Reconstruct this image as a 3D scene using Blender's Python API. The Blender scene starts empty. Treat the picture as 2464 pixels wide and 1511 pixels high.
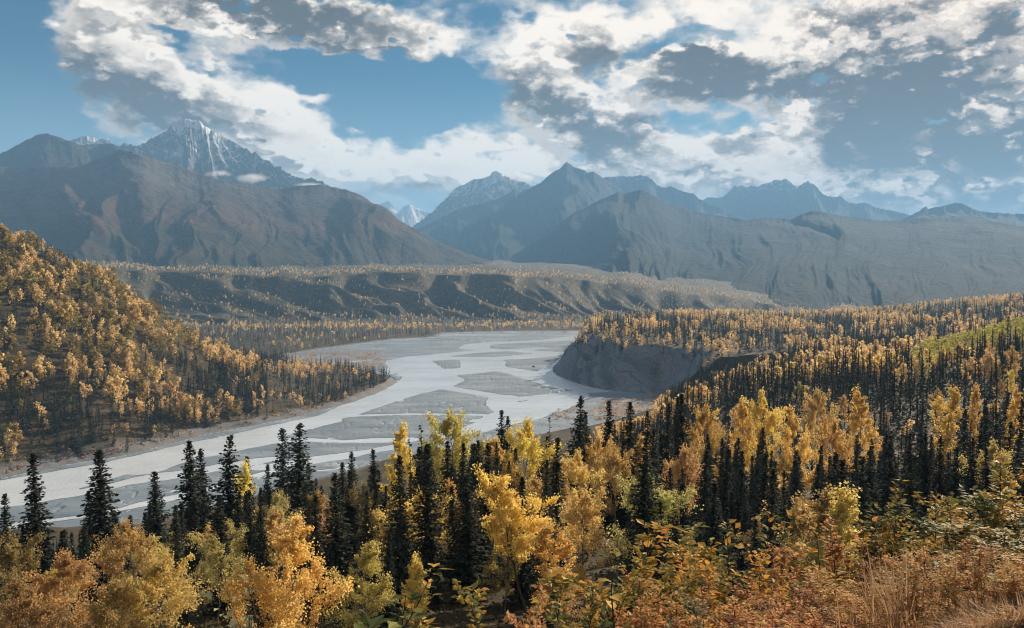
import bpy, math, random
import numpy as np
from mathutils import Matrix, Vector

# ------------------------------------------------------------------ camera, sun, sky, exposure
SC = bpy.context.scene
COL = SC.collection
H = 120.0                                   # camera height above the river (m)
F, CU, CV = 2050.0, 1232.0, 755.5           # photograph measured on a 2464 x 1511 grid
PITCH = math.atan((CV - 660.0) / F)
SUN_AZ, SUN_EL = math.radians(36), math.radians(24)

cam_data = bpy.data.cameras.new('camera')
cam = bpy.data.objects.new('camera', cam_data); COL.objects.link(cam)
cam.location = (0, 0, H)
cam.rotation_euler = (math.pi / 2 - PITCH, 0, 0)
cam_data.sensor_width = 36.0
cam_data.lens = 36.0 * F / 2464.0
cam_data.clip_start = 0.2
cam_data.clip_end = 120000
SC.camera = cam

sun_data = bpy.data.lights.new('sun', 'SUN')
sun = bpy.data.objects.new('sun', sun_data); COL.objects.link(sun)
sun_data.energy = 5.0
sun_data.angle = math.radians(0.6)
sun_data.color = (1.0, 0.83, 0.64)
SUN_DIR = Vector((math.sin(SUN_AZ) * math.cos(SUN_EL), math.cos(SUN_AZ) * math.cos(SUN_EL), math.sin(SUN_EL)))
sun.rotation_euler = SUN_DIR.to_track_quat('Z', 'Y').to_euler()
sun.location = (200, 200, 400)

vs = SC.view_settings
vs.view_transform = 'Standard'; vs.look = 'None'; vs.gamma = 1.0; vs.use_curve_mapping = False
vs.exposure = 0.95
SC.render.engine = 'CYCLES'
cy = SC.cycles
cy.max_bounces = 6; cy.diffuse_bounces = 3; cy.glossy_bounces = 2; cy.transmission_bounces = 3
cy.volume_bounces = 1; cy.transparent_max_bounces = 6
cy.sample_clamp_indirect = 4.0
cy.pixel_filter_type = 'BLACKMAN_HARRIS'; cy.filter_width = 1.1
cy.volume_step_rate = 1.0; cy.volume_max_steps = 256

SKY_STRENGTH = 0.085
HAZE_DENSITY = 7.6e-5


def ray(u, v):
    """horizontal direction (dx, dy) and slope tan(el) of grid pixel u, v (arrays welcome)"""
    u = np.asarray(u, float); v = np.asarray(v, float)
    a = (u - CU) / F; b = -(v - CV) / F
    cx = a; cyy = math.cos(PITCH) + b * math.sin(PITCH); cz = -math.sin(PITCH) + b * math.cos(PITCH)
    hyp = np.hypot(cx, cyy)
    return cx / hyp, cyy / hyp, cz / hyp


def project(x, y, z):
    """grid pixel of a world point"""
    dz = z - H
    f = y * math.cos(PITCH) - dz * math.sin(PITCH)
    up = y * math.sin(PITCH) + dz * math.cos(PITCH)
    f = np.where(f < 0.1, 0.1, f)
    return CU + F * x / f, CV - F * up / f


def on_plane(u, v, z=0.0):
    dx, dy, s = ray(u, v)
    r = (z - H) / s
    return dx * r, dy * r


# ---- node helpers
class NT:
    def __init__(self, tree):
        self.t = tree; self.n = tree.nodes; self.l = tree.links

    def node(self, typ, **kw):
        n = self.n.new(typ)
        for k, v in kw.items(): setattr(n, k, v)
        return n

    def put(self, sock, v):
        if hasattr(v, 'links') or isinstance(v, bpy.types.NodeSocket): self.l.new(v, sock)
        elif v is not None: sock.default_value = v

    def math(self, op, a, b=None, c=None, clamp=False):
        n = self.node('ShaderNodeMath', operation=op, use_clamp=clamp)
        self.put(n.inputs[0], a); self.put(n.inputs[1], b); self.put(n.inputs[2], c)
        return n.outputs[0]

    def vmath(self, op, a, b=None, c=None):
        n = self.node('ShaderNodeVectorMath', operation=op)
        self.put(n.inputs[0], a); self.put(n.inputs[1], b); self.put(n.inputs[2], c)
        return n.outputs['Value'] if op in ('LENGTH', 'DOT_PRODUCT', 'DISTANCE') else n.outputs[0]

    def scale(self, a, s):
        n = self.node('ShaderNodeVectorMath', operation='SCALE')
        self.put(n.inputs[0], a); self.put(n.inputs['Scale'], s)
        return n.outputs[0]

    def noise(self, vec, scale, detail=4, rough=0.55, lac=2.0, dist=0.0, color=False):
        n = self.node('ShaderNodeTexNoise')
        if vec is not None: self.put(n.inputs['Vector'], vec)
        n.inputs['Scale'].default_value = scale; n.inputs['Detail'].default_value = detail
        n.inputs['Roughness'].default_value = rough; n.inputs['Lacunarity'].default_value = lac
        n.inputs['Distortion'].default_value = dist
        return n.outputs['Color'] if color else n.outputs[0]

    def rng(self, v, a, b, c=0.0, d=1.0, smooth=False):
        n = self.node('ShaderNodeMapRange')
        n.clamp = True
        if smooth: n.interpolation_type = 'SMOOTHSTEP'
        self.put(n.inputs[0], v)
        for i, x in enumerate((a, b, c, d)): self.put(n.inputs[i + 1], x)
        return n.outputs[0]

    def mix(self, f, a, b, blend='MIX'):
        n = self.node('ShaderNodeMix', data_type='RGBA', blend_type=blend)
        self.put(n.inputs[0], f)
        for s, v in ((6, a), (7, b)):
            if isinstance(v, tuple): v = (*v[:3], 1.0)
            self.put(n.inputs[s], v)
        return n.outputs[2]

    def ramp(self, f, stops, interp='LINEAR'):
        n = self.node('ShaderNodeValToRGB'); r = n.color_ramp; r.interpolation = interp
        while len(r.elements) < len(stops): r.elements.new(0.5)
        for e, (p, c) in zip(r.elements, stops): e.position = p; e.color = (*c, 1.0)
        self.put(n.inputs[0], f)
        return n.outputs[0]

    def xyz(self, v):
        n = self.node('ShaderNodeSeparateXYZ'); self.put(n.inputs[0], v); return n.outputs

    def comb(self, x, y, z):
        n = self.node('ShaderNodeCombineXYZ')
        for i, v in enumerate((x, y, z)): self.put(n.inputs[i], v)
        return n.outputs[0]


# ---- world: physical sky with broken autumn cloud
def deg_of(u, v):
    dx, dy, s = ray(u, v)
    return math.degrees(math.atan2(float(dx), float(dy))), math.degrees(math.atan(float(s)))


# cloud masses by direction: (u, v, half width, half height, turn, amount)
CLOUDS = [
    (560, 20, 420, 55, 4, .55), (800, 75, 280, 62, 4, .85), (330, 30, 190, 60, 20, .35),
    (230, 90, 130, 100, 30, .55), (330, 190, 190, 70, 25, .55), (260, 210, 120, 60, 10, .45), (520, 235, 250, 75, 18, .6),
    (690, 300, 130, 95, 10, .55), (790, 218, 75, 25, -8, .45), (270, 292, 120, 42, 0, .5), (720, 370, 140, 50, 10, .5),
    (950, 400, 300, 62, 0, .5), (1180, 420, 260, 60, 0, .45), (1160, 330, 130, 40, 0, .3), (1110, 272, 100, 20, 4, .3),
    (1290, 190, 110, 95, 25, .5), (1400, 110, 190, 75, 0, .45), (1430, 300, 190, 75, 15, .62), (1250, 235, 90, 60, 0, .3),
    (1720, 190, 190, 70, 0, .65), (1560, 40, 320, 55, 0, .35), (1500, 370, 300, 60, 0, .4), (1780, 345, 110, 30, 0, .4),
    (1900, 140, 330, 110, -10, .40), (2130, 290, 300, 200, -25, .62), (2420, 300, 190, 140, -30, .62), (2200, 90, 300, 100, -15, .45),
    (1950, 430, 380, 60, 3, .45), (2330, 450, 260, 60, 0, .42), (1640, 420, 240, 50, 0, .35), (2500, 120, 160, 90, -20, .4), (2250, 280, 130, 80, -20, .4), (620, 60, 120, 40, 0, .3), (170, 60, 70, 40, 20, .3),
]
CLEAR = [
    (40, 190, 170, 190, 0, .7), (30, 60, 120, 80, 0, .4), (930, 195, 230, 66, 12, .75), (1080, 240, 170, 80, 0, .5), (400, 85, 60, 22, 25, .55),
    (760, 140, 110, 25, 12, .5), (860, 275, 130, 50, 0, .5), (1010, 290, 120, 35, 0, .3), (60, 300, 110, 45, 0, .6), (490, 170, 60, 16, 25, .4),
    (1640, 85, 130, 26, -6, .45), (1880, 235, 130, 24, -8, .45), (1800, 290, 150, 24, 4, .35), (530, 300, 60, 16, 10, .35), (1600, 260, 70, 22, 0, .3),
]
DARKS = [
    (760, 50, 330, 60, 6, .75), (560, 15, 200, 40, 0, .5), (260, 205, 170, 70, 12, .6), (470, 265, 200, 40, 14, .5), (1440, 310, 170, 55, 18, .95), (1280, 215, 110, 45, 15, .6),
    (1440, 130, 80, 50, 20, .6), (1730, 185, 180, 52, 4, 1.0), (1640, 130, 110, 22, 4, .7), (1770, 345, 55, 24, 0, .5), (2150, 290, 150, 120, -35, .95),
    (2250, 190, 210, 70, -30, .6), (2430, 350, 110, 60, -25, .95), (2410, 40, 40, 36, 0, .6), (2060, 30, 170, 28, -4, .6), (1660, 405, 60, 18, 0, .4),
    (2400, 230, 120, 45, -30, .5), (1980, 190, 120, 40, -10, .5), (1000, 460, 200, 22, 0, .35), (2440, 470, 60, 16, 0, .3),
]


def blob_sum(nt, ae, blobs, sign=1.0):
    total = None
    for (u, v, hw, hh, turn, amt) in blobs:
        az, el = deg_of(u, v)
        k = math.degrees(1 / F)
        m = nt.node('ShaderNodeMapping', vector_type='TEXTURE')
        nt.l.new(ae, m.inputs[0])
        m.inputs['Location'].default_value = (az, el, 0)
        if total is not None:       # a vanishing link to the running sum keeps the node order (and so the shader stack) small
            nt.l.new(nt.vmath('MULTIPLY_ADD', total, (1e-7, 1e-7, 0), (az, el, 0)), m.inputs['Location'])
        m.inputs['Rotation'].default_value = (0, 0, -math.radians(turn))
        m.inputs['Scale'].default_value = (hw * k * 1.35, hh * k * 1.35, 1)
        d = nt.vmath('LENGTH', m.outputs[0])
        g = nt.rng(d, 0.1, 1.15, amt * sign, 0.0, smooth=True)
        total = g if total is None else nt.math('ADD', total, g)
    return total


def build_world():
    w = bpy.data.worlds.new('World'); SC.world = w; w.use_nodes = True
    tr = w.node_tree; tr.nodes.clear(); nt = NT(tr)
    sky = nt.node('ShaderNodeTexSky', sky_type='NISHITA')
    sky.sun_disc = False; sky.sun_elevation = SUN_EL; sky.sun_rotation = SUN_AZ
    sky.altitude = 300; sky.air_density = 1.0; sky.dust_density = 0.6; sky.ozone_density = 2.5
    # cloud density group
    g = bpy.data.node_groups.new('cloud_density', 'ShaderNodeTree')
    g.interface.new_socket('Angles', in_out='INPUT', socket_type='NodeSocketVector')
    g.interface.new_socket('Density', in_out='OUTPUT', socket_type='NodeSocketFloat')
    g.interface.new_socket('Soft', in_out='OUTPUT', socket_type='NodeSocketFloat')
    gn = NT(g); gi = gn.node('NodeGroupInput'); go = gn.node('NodeGroupOutput')
    ae = gi.outputs[0]
    st = gn.vmath('MULTIPLY', ae, (0.8, 1.35, 1.0))
    n0 = gn.noise(st, 0.19, 3, .5, color=True)
    warp = gn.scale(gn.vmath('SUBTRACT', n0, (.5, .5, .5)), 5.0)
    n1 = gn.noise(gn.vmath('ADD', st, gn.scale(warp, .25)), 0.7, 4, .5, color=True)
    warp2 = gn.scale(gn.vmath('SUBTRACT', n1, (.5, .5, .5)), 3.0)
    aew = gn.vmath('ADD', gn.vmath('ADD', ae, gn.scale(warp, .35)), warp2)
    pos = blob_sum(gn, aew, CLOUDS); neg = blob_sum(gn, aew, CLEAR, -1.0)
    base = gn.noise(gn.vmath('ADD', st, gn.scale(warp, .5)), 0.26, 6, .52)
    # overall cover grows towards the horizon and the sun
    az, el, _ = gn.xyz(ae)
    low = gn.rng(el, 3, 9, .16, 0.0, smooth=True)
    side = gn.rng(az, 0, 18, 0.0, .20, smooth=True)
    d = gn.math('ADD', gn.math('MULTIPLY_ADD', base, .9, -.49), gn.math('ADD', pos, neg))
    d = gn.math('ADD', d, gn.math('ADD', low, side))
    soft_d = d
    fine = gn.noise(gn.vmath('ADD', st, gn.scale(warp2, .6)), .85, 6, .55)
    vo = gn.node('ShaderNodeTexVoronoi', feature='F1', normalize=True); gn.l.new(gn.vmath('ADD', st, gn.scale(warp2, .5)), vo.inputs['Vector'])
    vo.inputs['Scale'].default_value = .42; vo.inputs['Detail'].default_value = 2.0; vo.inputs['Roughness'].default_value = .55; vo.inputs['Lacunarity'].default_value = 2.2
    puff = gn.math('MULTIPLY_ADD', vo.outputs['Distance'], -1.15, 1.0)
    fine = gn.math('ADD', gn.math('MULTIPLY', fine, .7), gn.math('MULTIPLY', puff, .32))
    streak = gn.node('ShaderNodeMapping'); gn.l.new(ae, streak.inputs[0]); streak.inputs['Rotation'].default_value = (0, 0, math.radians(-52)); streak.inputs['Scale'].default_value = (.10, .75, 1)
    sn = gn.noise(streak.outputs[0], 1.0, 3, .5)
    soft = gn.rng(az, 12, 22, 0, 1, smooth=True)
    fine = gn.math('MULTIPLY_ADD', gn.math('SUBTRACT', sn, fine), gn.math('MULTIPLY', soft, .75), fine)
    d = gn.math('ADD', d, gn.math('MULTIPLY_ADD', fine, .56, -.30))
    gn.l.new(d, go.inputs[0]); gn.l.new(gn.math('ADD', gn.math('MULTIPLY', soft_d, .72), gn.math('MULTIPLY', d, .28)), go.inputs[1])

    tc = nt.node('ShaderNodeTexCoord')
    x, y, z = nt.xyz(tc.outputs['Generated'])
    az = nt.math('MULTIPLY', nt.math('ARCTAN2', x, y), 57.29578)
    el = nt.math('MULTIPLY', nt.math('ARCSINE', z), 57.29578)
    ang = nt.comb(az, el, 0.0)

    def dens(v):
        n = nt.node('ShaderNodeGroup'); n.node_tree = g; nt.put(n.inputs[0], v); return n.outputs
    d0, s0 = dens(ang)
    d1, s1 = dens(nt.vmath('ADD', ang, (1.1, 1.5, 0)))
    cover = nt.rng(d0, -.12, .46, smooth=True)
    thick = nt.rng(s0, .2, .95, smooth=True)
    lit = nt.rng(nt.math('SUBTRACT', nt.math('MULTIPLY_ADD', s0, .95, nt.math('MULTIPLY', d0, .05)), nt.math('MULTIPLY_ADD', s1, .95, nt.math('MULTIPLY', d1, .05))), -.22, .22, smooth=True)
    nw = nt.noise(nt.vmath('MULTIPLY', ang, (.8, 1.3, 1)), 0.5, 5, .6, color=True)
    angw = nt.vmath('ADD', ang, nt.scale(nt.vmath('SUBTRACT', nw, (.5, .5, .5)), 4.5))
    dark = blob_sum(nt, angw, DARKS)
    core = nt.math('MULTIPLY', thick, .45)
    sm = nt.node('ShaderNodeMapping'); nt.l.new(angw, sm.inputs[0]); sm.inputs['Rotation'].default_value = (0, 0, math.radians(-54)); sm.inputs['Scale'].default_value = (.07, .42, 1)
    shaft_streaks = nt.math('MULTIPLY', nt.math('MULTIPLY_ADD', nt.noise(sm.outputs[0], 1.0, 4, .55), 2.2, -1.1), nt.rng(az, 13, 22, 0, 1, smooth=True))  # light shafts on the sun side, painted as slanting streaks in the cloud tone
    dark = nt.math('ADD', dark, nt.math('MULTIPLY', shaft_streaks, .75))
    shade = nt.math('SUBTRACT', nt.math('ADD', nt.math('MULTIPLY', dark, 1.3), core), nt.math('MULTIPLY_ADD', lit, .60, -.20), clamp=True)
    ccol = nt.ramp(shade, [(0, (.68, .59, .495)), (.25, (.47, .40, .33)), (.5, (.25, .207, .168)), (.78, (.098, .074, .053)), (1, (.048, .033, .021))])
    # thin bright veil near the sun side / low down
    warm = nt.rng(az, 0, 40, 0, 1, smooth=True)
    ccol = nt.mix(warm, ccol, nt.mix(1.0, ccol, (1.04, .97, .93), 'MULTIPLY'))
    # blue sky behind the clouds and their painted shaft streaks
    bg_sky = nt.scale(sky.outputs[0], SKY_STRENGTH)
    skyt = nt.mix(1.0, bg_sky, (.05, .205, .265), 'MULTIPLY')
    hor = nt.rng(el, 4, 14, .45, 0.0, smooth=True)
    skyt = nt.mix(hor, skyt, (.26, .35, .41))
    out = nt.mix(cover, skyt, ccol)
    bg = nt.node('ShaderNodeBackground'); nt.l.new(out, bg.inputs[0]); bg.inputs[1].default_value = 1.0
    o = nt.node('ShaderNodeOutputWorld'); nt.l.new(bg.outputs[0], o.inputs[0])
    w.cycles.sampling_method = 'MANUAL'; w.cycles.sample_map_resolution = 512


build_world()

# ------------------------------------------------------------------ noise
RS = np.random.RandomState(7)
PERM = RS.permutation(512); PERM = np.concatenate([PERM, PERM, PERM])
GA = RS.rand(512) * 2 * np.pi; GX, GY = np.cos(GA), np.sin(GA)


def gnoise(x, y, seed=0):
    x = np.asarray(x, float) + seed * 17.31; y = np.asarray(y, float) - seed * 9.77
    xi = np.floor(x).astype(np.int64); yi = np.floor(y).astype(np.int64)
    xf = x - xi; yf = y - yi
    u = xf * xf * xf * (xf * (xf * 6 - 15) + 10); v = yf * yf * yf * (yf * (yf * 6 - 15) + 10)

    def gr(ix, iy, dx, dy):
        h = PERM[(PERM[ix & 511] + iy) & 511]
        return GX[h] * dx + GY[h] * dy
    a = gr(xi, yi, xf, yf); b = gr(xi + 1, yi, xf - 1, yf)
    c = gr(xi, yi + 1, xf, yf - 1); d = gr(xi + 1, yi + 1, xf - 1, yf - 1)
    return ((a + (b - a) * u) * (1 - v) + (c + (d - c) * u) * v) * 1.5


def fbm(x, y, o=4, seed=0, g=.5):
    t = 0; a = 1; f = 1
    for i in range(o):
        t = t + a * gnoise(x * f, y * f, seed + i); a *= g; f *= 2.03
    return t


def ridged(x, y, o=4, seed=0, g=.5):
    t = 0; a = 1; f = 1; s = 0
    for i in range(o):
        t = t + a * (1 - np.abs(gnoise(x * f, y * f, seed + i)) * 1.6); s += a; a *= g; f *= 2.03
    return np.clip(t / s, 0, 1)


def sstep(a, b, x):
    t = np.clip((x - a) / (b - a), 0, 1); return t * t * (3 - 2 * t)


# ------------------------------------------------------------------ terrain heights
RIVER_UV = [(-900, 1400), (-300, 1325), (0, 1300), (200, 1275), (400, 1240), (600, 1200), (900, 1115), (1150, 1065), (1400, 1035), (1560, 1003), (1622, 966),
            (1592, 950), (1545, 946), (1500, 943), (1455, 938), (1420, 931), (1390, 922), (1365, 913), (1340, 903), (1330, 893), (1330, 885), (1342, 872),
            (1362, 850), (1378, 832), (1390, 818), (1450, 803), (1560, 797), (1400, 796.5), (1250, 797), (1130, 799), (1070, 801), (1050, 811), (950, 816), (800, 836),
            (700, 851), (692, 866), (760, 876), (850, 884), (890, 893), (935, 905), (955, 920), (920, 940), (850, 967), (700, 1006), (500, 1044), (300, 1096), (150, 1119), (0, 1152), (-300, 1215), (-900, 1340)]
RX, RY = on_plane([p[0] for p in RIVER_UV], [p[1] for p in RIVER_UV])
CLIFF_IDX = range(10, 26)


def poly_sd(px, py, X, Y):
    """signed distance (negative inside) to the river outline and the index of the nearest edge"""
    px = px.ravel(); py = py.ravel()
    best = np.full(px.shape, 1e18); idx = np.zeros(px.shape, int); ins = np.zeros(px.shape, bool)
    n = len(X)
    for i in range(n):
        ax, ay, bx, by = X[i], Y[i], X[(i + 1) % n], Y[(i + 1) % n]
        ex, ey = bx - ax, by - ay
        t = np.clip(((px - ax) * ex + (py - ay) * ey) / (ex * ex + ey * ey + 1e-9), 0, 1)
        d = (px - ax - t * ex) ** 2 + (py - ay - t * ey) ** 2
        m = d < best; best[m] = d[m]; idx[m] = i
        c = (ay > py) != (by > py)
        with np.errstate(divide='ignore', invalid='ignore'):
            xi = ax + (py - ay) / (by - ay if by != ay else 1e-9) * ex
        ins ^= c & (px < xi)
    d = np.sqrt(best); d[ins] *= -1
    return d, idx


def cp(u, pairs):
    return [(u, d, z) for d, z in pairs]


CTRL = (
    cp(-500, [(3, 117.4), (8, 113.5), (20, 106), (40, 97), (80, 84), (120, 70), (180, 46), (260, 20), (330, 4), (440, 10), (500, 45), (600, 110), (720, 185), (950, 170), (1300, 90), (1800, 20)]) +
    cp(0, [(3, 117.3), (6, 115), (10, 112.3), (20, 106.5), (40, 98), (80, 88), (110, 77), (150, 61), (200, 44), (300, 17), (400, 3), (500, 3), (540, 22), (620, 78), (750, 150), (1000, 105), (1400, 35), (1900, 5)]) +
    cp(230, [(560, 8), (610, 28), (690, 76), (790, 117), (1000, 62), (1300, 12)]) +
    cp(350, [(600, 7), (660, 27), (720, 52), (810, 80), (1000, 40), (1250, 7)]) +
    cp(520, [(640, 6), (700, 15), (760, 25), (860, 40), (1050, 14), (1300, 5)]) +
    cp(620, [(700, 6), (780, 9), (880, 17), (1050, 6), (1900, 5)]) +
    cp(800, [(860, 4), (950, 4), (1100, 4), (1500, 3)]) +
    cp(500, [(4, 116.8), (10, 112.5), (20, 107), (45, 97.5), (90, 86), (120, 75), (160, 58), (220, 38), (320, 14), (430, 3)]) +
    cp(900, [(4, 116.8), (8, 114), (20, 107.5), (45, 98), (100, 86), (140, 73), (200, 53), (300, 25), (420, 8), (560, 2), (1300, 2), (2000, 4)]) +
    cp(1232, [(3, 117.5), (5, 116.3), (8, 114.4), (12, 111.9), (20, 108), (40, 99.5), (80, 90.5), (110, 86), (150, 75), (200, 60), (300, 36), (450, 14), (680, 2)]) +
    cp(1400, [(1020, 46), (1100, 47)]) + cp(1500, [(905, 43), (960, 47)]) + cp(1560, [(880, 44), (920, 46)]) +
    cp(1450, [(120, 85), (200, 64), (300, 46), (500, 24), (800, 14), (870, 36), (940, 44), (1130, 45), (1400, 42), (1650, 36)]) +
    cp(1650, [(5, 117), (8, 115.2), (20, 108.5), (40, 99.5), (80, 89), (130, 80), (200, 68), (300, 56), (500, 40), (680, 27), (780, 34), (860, 45), (1000, 46), (1300, 46), (1600, 42)]) +
    cp(1780, [(300, 63), (500, 49), (700, 43), (900, 41), (1050, 42)]) +
    cp(2000, [(3, 118.2), (5, 117.4), (8, 115.8), (12, 113.2), (20, 109), (40, 100), (80, 87), (150, 77), (250, 70), (400, 66), (700, 54), (1000, 48), (1300, 46), (1700, 42)]) +
    cp(2230, [(400, 68), (620, 62), (800, 50), (1200, 52), (1700, 62)]) +
    cp(2464, [(3, 118.4), (6, 117.7), (9, 116.3), (14, 113.3), (20, 110), (40, 101), (80, 91), (150, 82), (250, 76), (350, 76), (480, 80), (610, 85), (800, 66), (1100, 64), (1700, 79)]) +
    cp(2900, [(3, 118.4), (9, 116.6), (20, 111), (60, 98), (150, 90), (300, 88), (600, 103), (1000, 95), (1700, 110)])
)


def tps_setup():
    c = np.array(CTRL, float)
    th = np.arctan((c[:, 0] - CU) / F)
    p = np.stack([th * 2.2, np.log(c[:, 1] / np.cos(th))], 1)
    n = len(p)
    d = np.linalg.norm(p[:, None] - p[None], axis=2)
    K = d ** 3                       # gentle polyharmonic kernel
    P = np.concatenate([np.ones((n, 1)), p], 1)
    A = np.zeros((n + 3, n + 3)); A[:n, :n] = K + np.eye(n) * 2e-3; A[:n, n:] = P; A[n:, :n] = P.T
    b = np.zeros(n + 3); b[:n] = c[:, 2]
    return p, np.linalg.solve(A, b)


TP, TW = tps_setup()
TH_LIM = math.atan((2900 - CU) / F)


def tps(th, r):
    th = np.clip(th, -math.atan((CU + 500) / F), TH_LIM)
    lr = np.log(np.clip(r, 3, 1900))
    q = np.stack([th * 2.2, lr], 1)
    out = np.zeros(len(q))
    for s in range(0, len(q), 20000):
        e = q[s:s + 20000]
        d = np.linalg.norm(e[:, None] - TP[None], axis=2) ** 3
        out[s:s + 20000] = d @ TW[:-3] + TW[-3] + e @ TW[-2:]
    return out


RIM_U = [-900, 0, 230, 500, 760, 1000, 1150, 1300, 1500, 1700, 1900, 2200, 2900]
RIM_V = [628, 632, 638, 652, 656, 650, 652, 660, 676, 702, 738, 765, 765]


def ground_parts(x, y):
    x = np.asarray(x, float); y = np.asarray(y, float); shp = x.shape
    x = x.ravel(); y = y.ravel()
    r = np.hypot(x, y); th = np.arctan2(x, y)
    z = tps(th, r)
    z = z + fbm(x / 60, y / 60, 4, 3) * np.clip(r / 60, 0.05, 2.2) + fbm(x / 9, y / 9, 3, 5) * np.clip(r / 100, .04, .5)
    # old river plain in the far valley
    flat = 4 + fbm(x / 300, y / 300, 3, 9) * 2.2
    rend = 1800 + 120 * gnoise(th * 9, 0 * th, 2) - 520 * sstep(1450, 1395, CU + F * np.tan(np.clip(th, -1.2, 1.2)))
    z = z + (flat - z) * sstep(0, 330, r - rend)
    # far terrace with gullied bluff
    u = CU + F * np.tan(np.clip(th, -1.2, 1.2))
    rimv = np.interp(u, RIM_U, RIM_V)
    _, _, slope = ray(u, rimv)
    rim_r = 2720 + 150 * gnoise(th * 6, 0 * th, 4) + 50 * gnoise(th * 19, 0 * th + 1.7, 6) + 40 * gnoise(th * 47, 0 * th, 8) + 380 * sstep(1200, 1900, u)
    top = H + rim_r * slope - 9 + 9 * gnoise(th * 15, 0 * th + 9.1, 12) + 5 * gnoise(th * 41, 0 * th, 13)
    s = th * 2500
    wp = fbm(s / 300, r / 420, 3, 21) * 70
    gul = ridged((s + wp * 1.1 + 170 * gnoise(s / 700, 0 * s, 33) + (r - 2300) * .40) / 300, r / 2600, 2, 31)
    gul2 = ridged((s + wp * .6 + (r - 2300) * .5) / 125, r / 1500, 3, 37)
    foot = rim_r - 400 - 560 * (gul - .55) - 90 * (gul2 - .5)
    t = np.clip((r - foot) / (rim_r + 30 * (gul2 - .5) - foot), 0, 1)
    prof = t
    tz = flat + (top - flat) * prof - (1 - gul2) * 40 * np.sin(np.pi * t) - (1 - gul) * 60 * np.sin(np.pi * t ** .8) * (.4 + .6 * t)
    back = np.clip(r - rim_r, 0, 4000)
    tz = tz + back * .028 + fbm(x / 260, y / 260, 4, 41) * np.clip(back / 60, 0, 9)
    w = sstep(0, 1, (r - foot + 5) / 40)
    z = np.where(r > 2050, z + (tz - z) * w, z)
    # behind the camera the mountainside rises
    wb = sstep(math.radians(58), math.radians(110), np.abs(th))
    z = z + (118.3 + np.clip(r - 10, 0, 900) * .3 - z) * wb
    # river cut and cliff
    d, idx = poly_sd(RX, RY, x, y) if False else poly_sd(x, y, RX, RY)
    cl = np.isin(idx, list(CLIFF_IDX))
    cw = sstep(0, 1, np.where(cl, 1.0, 0.0))
    ax = fbm(x / 45, y / 45, 3, 51)
    rug = ridged((x * .8 - y * .55) / 42 + ax * .6, (x + y) / 400, 3, 53)
    dd = d + np.where(cl, (rug - .55) * 26 * sstep(1, 16, d) * sstep(60, 25, d) + fbm(x / 14, y / 14, 3, 57) * 1.6 * sstep(0, 8, d), fbm(x / 25, y / 25, 4, 55) * 2.5)
    nx = (x > -150) & (r < 900) & ~cl
    sl = np.where(cl, .98, np.where(nx, .4, .55))
    cap = dd * sl
    lowbank = np.where((r > 980) & (r < 2100) & ~cl & (x < 260), np.where(dd < 90, np.minimum(cap, np.maximum(dd, 0) * .05 + .2), cap), cap)
    z = np.where(dd < 0, np.maximum(dd * .5, -2.5), np.minimum(z, lowbank))
    return z.reshape(shp), d.reshape(shp), cl.reshape(shp), t.reshape(shp)


def ground_z(x, y):
    return ground_parts(np.atleast_1d(np.asarray(x, float)), np.atleast_1d(np.asarray(y, float)))[0]


# ------------------------------------------------------------------ mesh helpers
def mesh_of(name, v, f, mats=(), smooth=False, attrs=None, mat_idx=None):
    v = np.asarray(v, np.float32); f = np.asarray(f, np.int32)
    me = bpy.data.meshes.new(name)
    k = f.shape[1]
    me.vertices.add(len(v)); me.vertices.foreach_set('co', v.ravel())
    me.loops.add(f.size); me.loops.foreach_set('vertex_index', f.ravel())
    me.polygons.add(len(f)); me.polygons.foreach_set('loop_start', np.arange(0, f.size, k, dtype=np.int32))
    me.polygons.foreach_set('use_smooth', np.full(len(f), smooth))
    for m in mats: me.materials.append(m)
    if mat_idx is not None: me.polygons.foreach_set('material_index', np.asarray(mat_idx, np.int32))
    for an, av in (attrs or {}).items():
        a = me.attributes.new(an, 'FLOAT', 'POINT'); a.data.foreach_set('value', np.asarray(av, np.float32))
    me.update(calc_edges=True); me.validate()
    return me


def link(name, data, parent=None, loc=None):
    o = bpy.data.objects.new(name, data); COL.objects.link(o)
    if parent: o.parent = parent
    if loc is not None: o.location = loc
    return o


def tag(o, label, cat, group=None):
    o['label'] = label; o['category'] = cat
    if group: o['group'] = group
    return o


def structure(o, label=None):
    o['kind'] = 'structure'
    if label: o['label'] = label
    return o


def grid_faces(nr, nc):
    i = np.arange(nr * nc).reshape(nr, nc)
    return np.stack([i[:-1, :-1], i[:-1, 1:], i[1:, 1:], i[1:, :-1]], -1).reshape(-1, 4)


def material(name):
    m = bpy.data.materials.new(name); m.use_nodes = True
    nt = NT(m.node_tree); m.node_tree.nodes.clear()
    p = nt.node('ShaderNodeBsdfPrincipled'); o = nt.node('ShaderNodeOutputMaterial')
    nt.l.new(p.outputs[0], o.inputs[0])
    p.inputs['Specular IOR Level'].default_value = .25
    return m, nt, p, o


def bump(nt, p, h, strength, dist):
    b = nt.node('ShaderNodeBump'); b.inputs['Strength'].default_value = strength; b.inputs['Distance'].default_value = dist
    nt.l.new(h, b.inputs['Height']); nt.l.new(b.outputs[0], p.inputs['Normal'])


def attr(nt, name):
    a = nt.node('ShaderNodeAttribute'); a.attribute_name = name; return a.outputs['Fac']


def pos(nt):
    return nt.node('ShaderNodeNewGeometry').outputs['Position']


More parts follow.
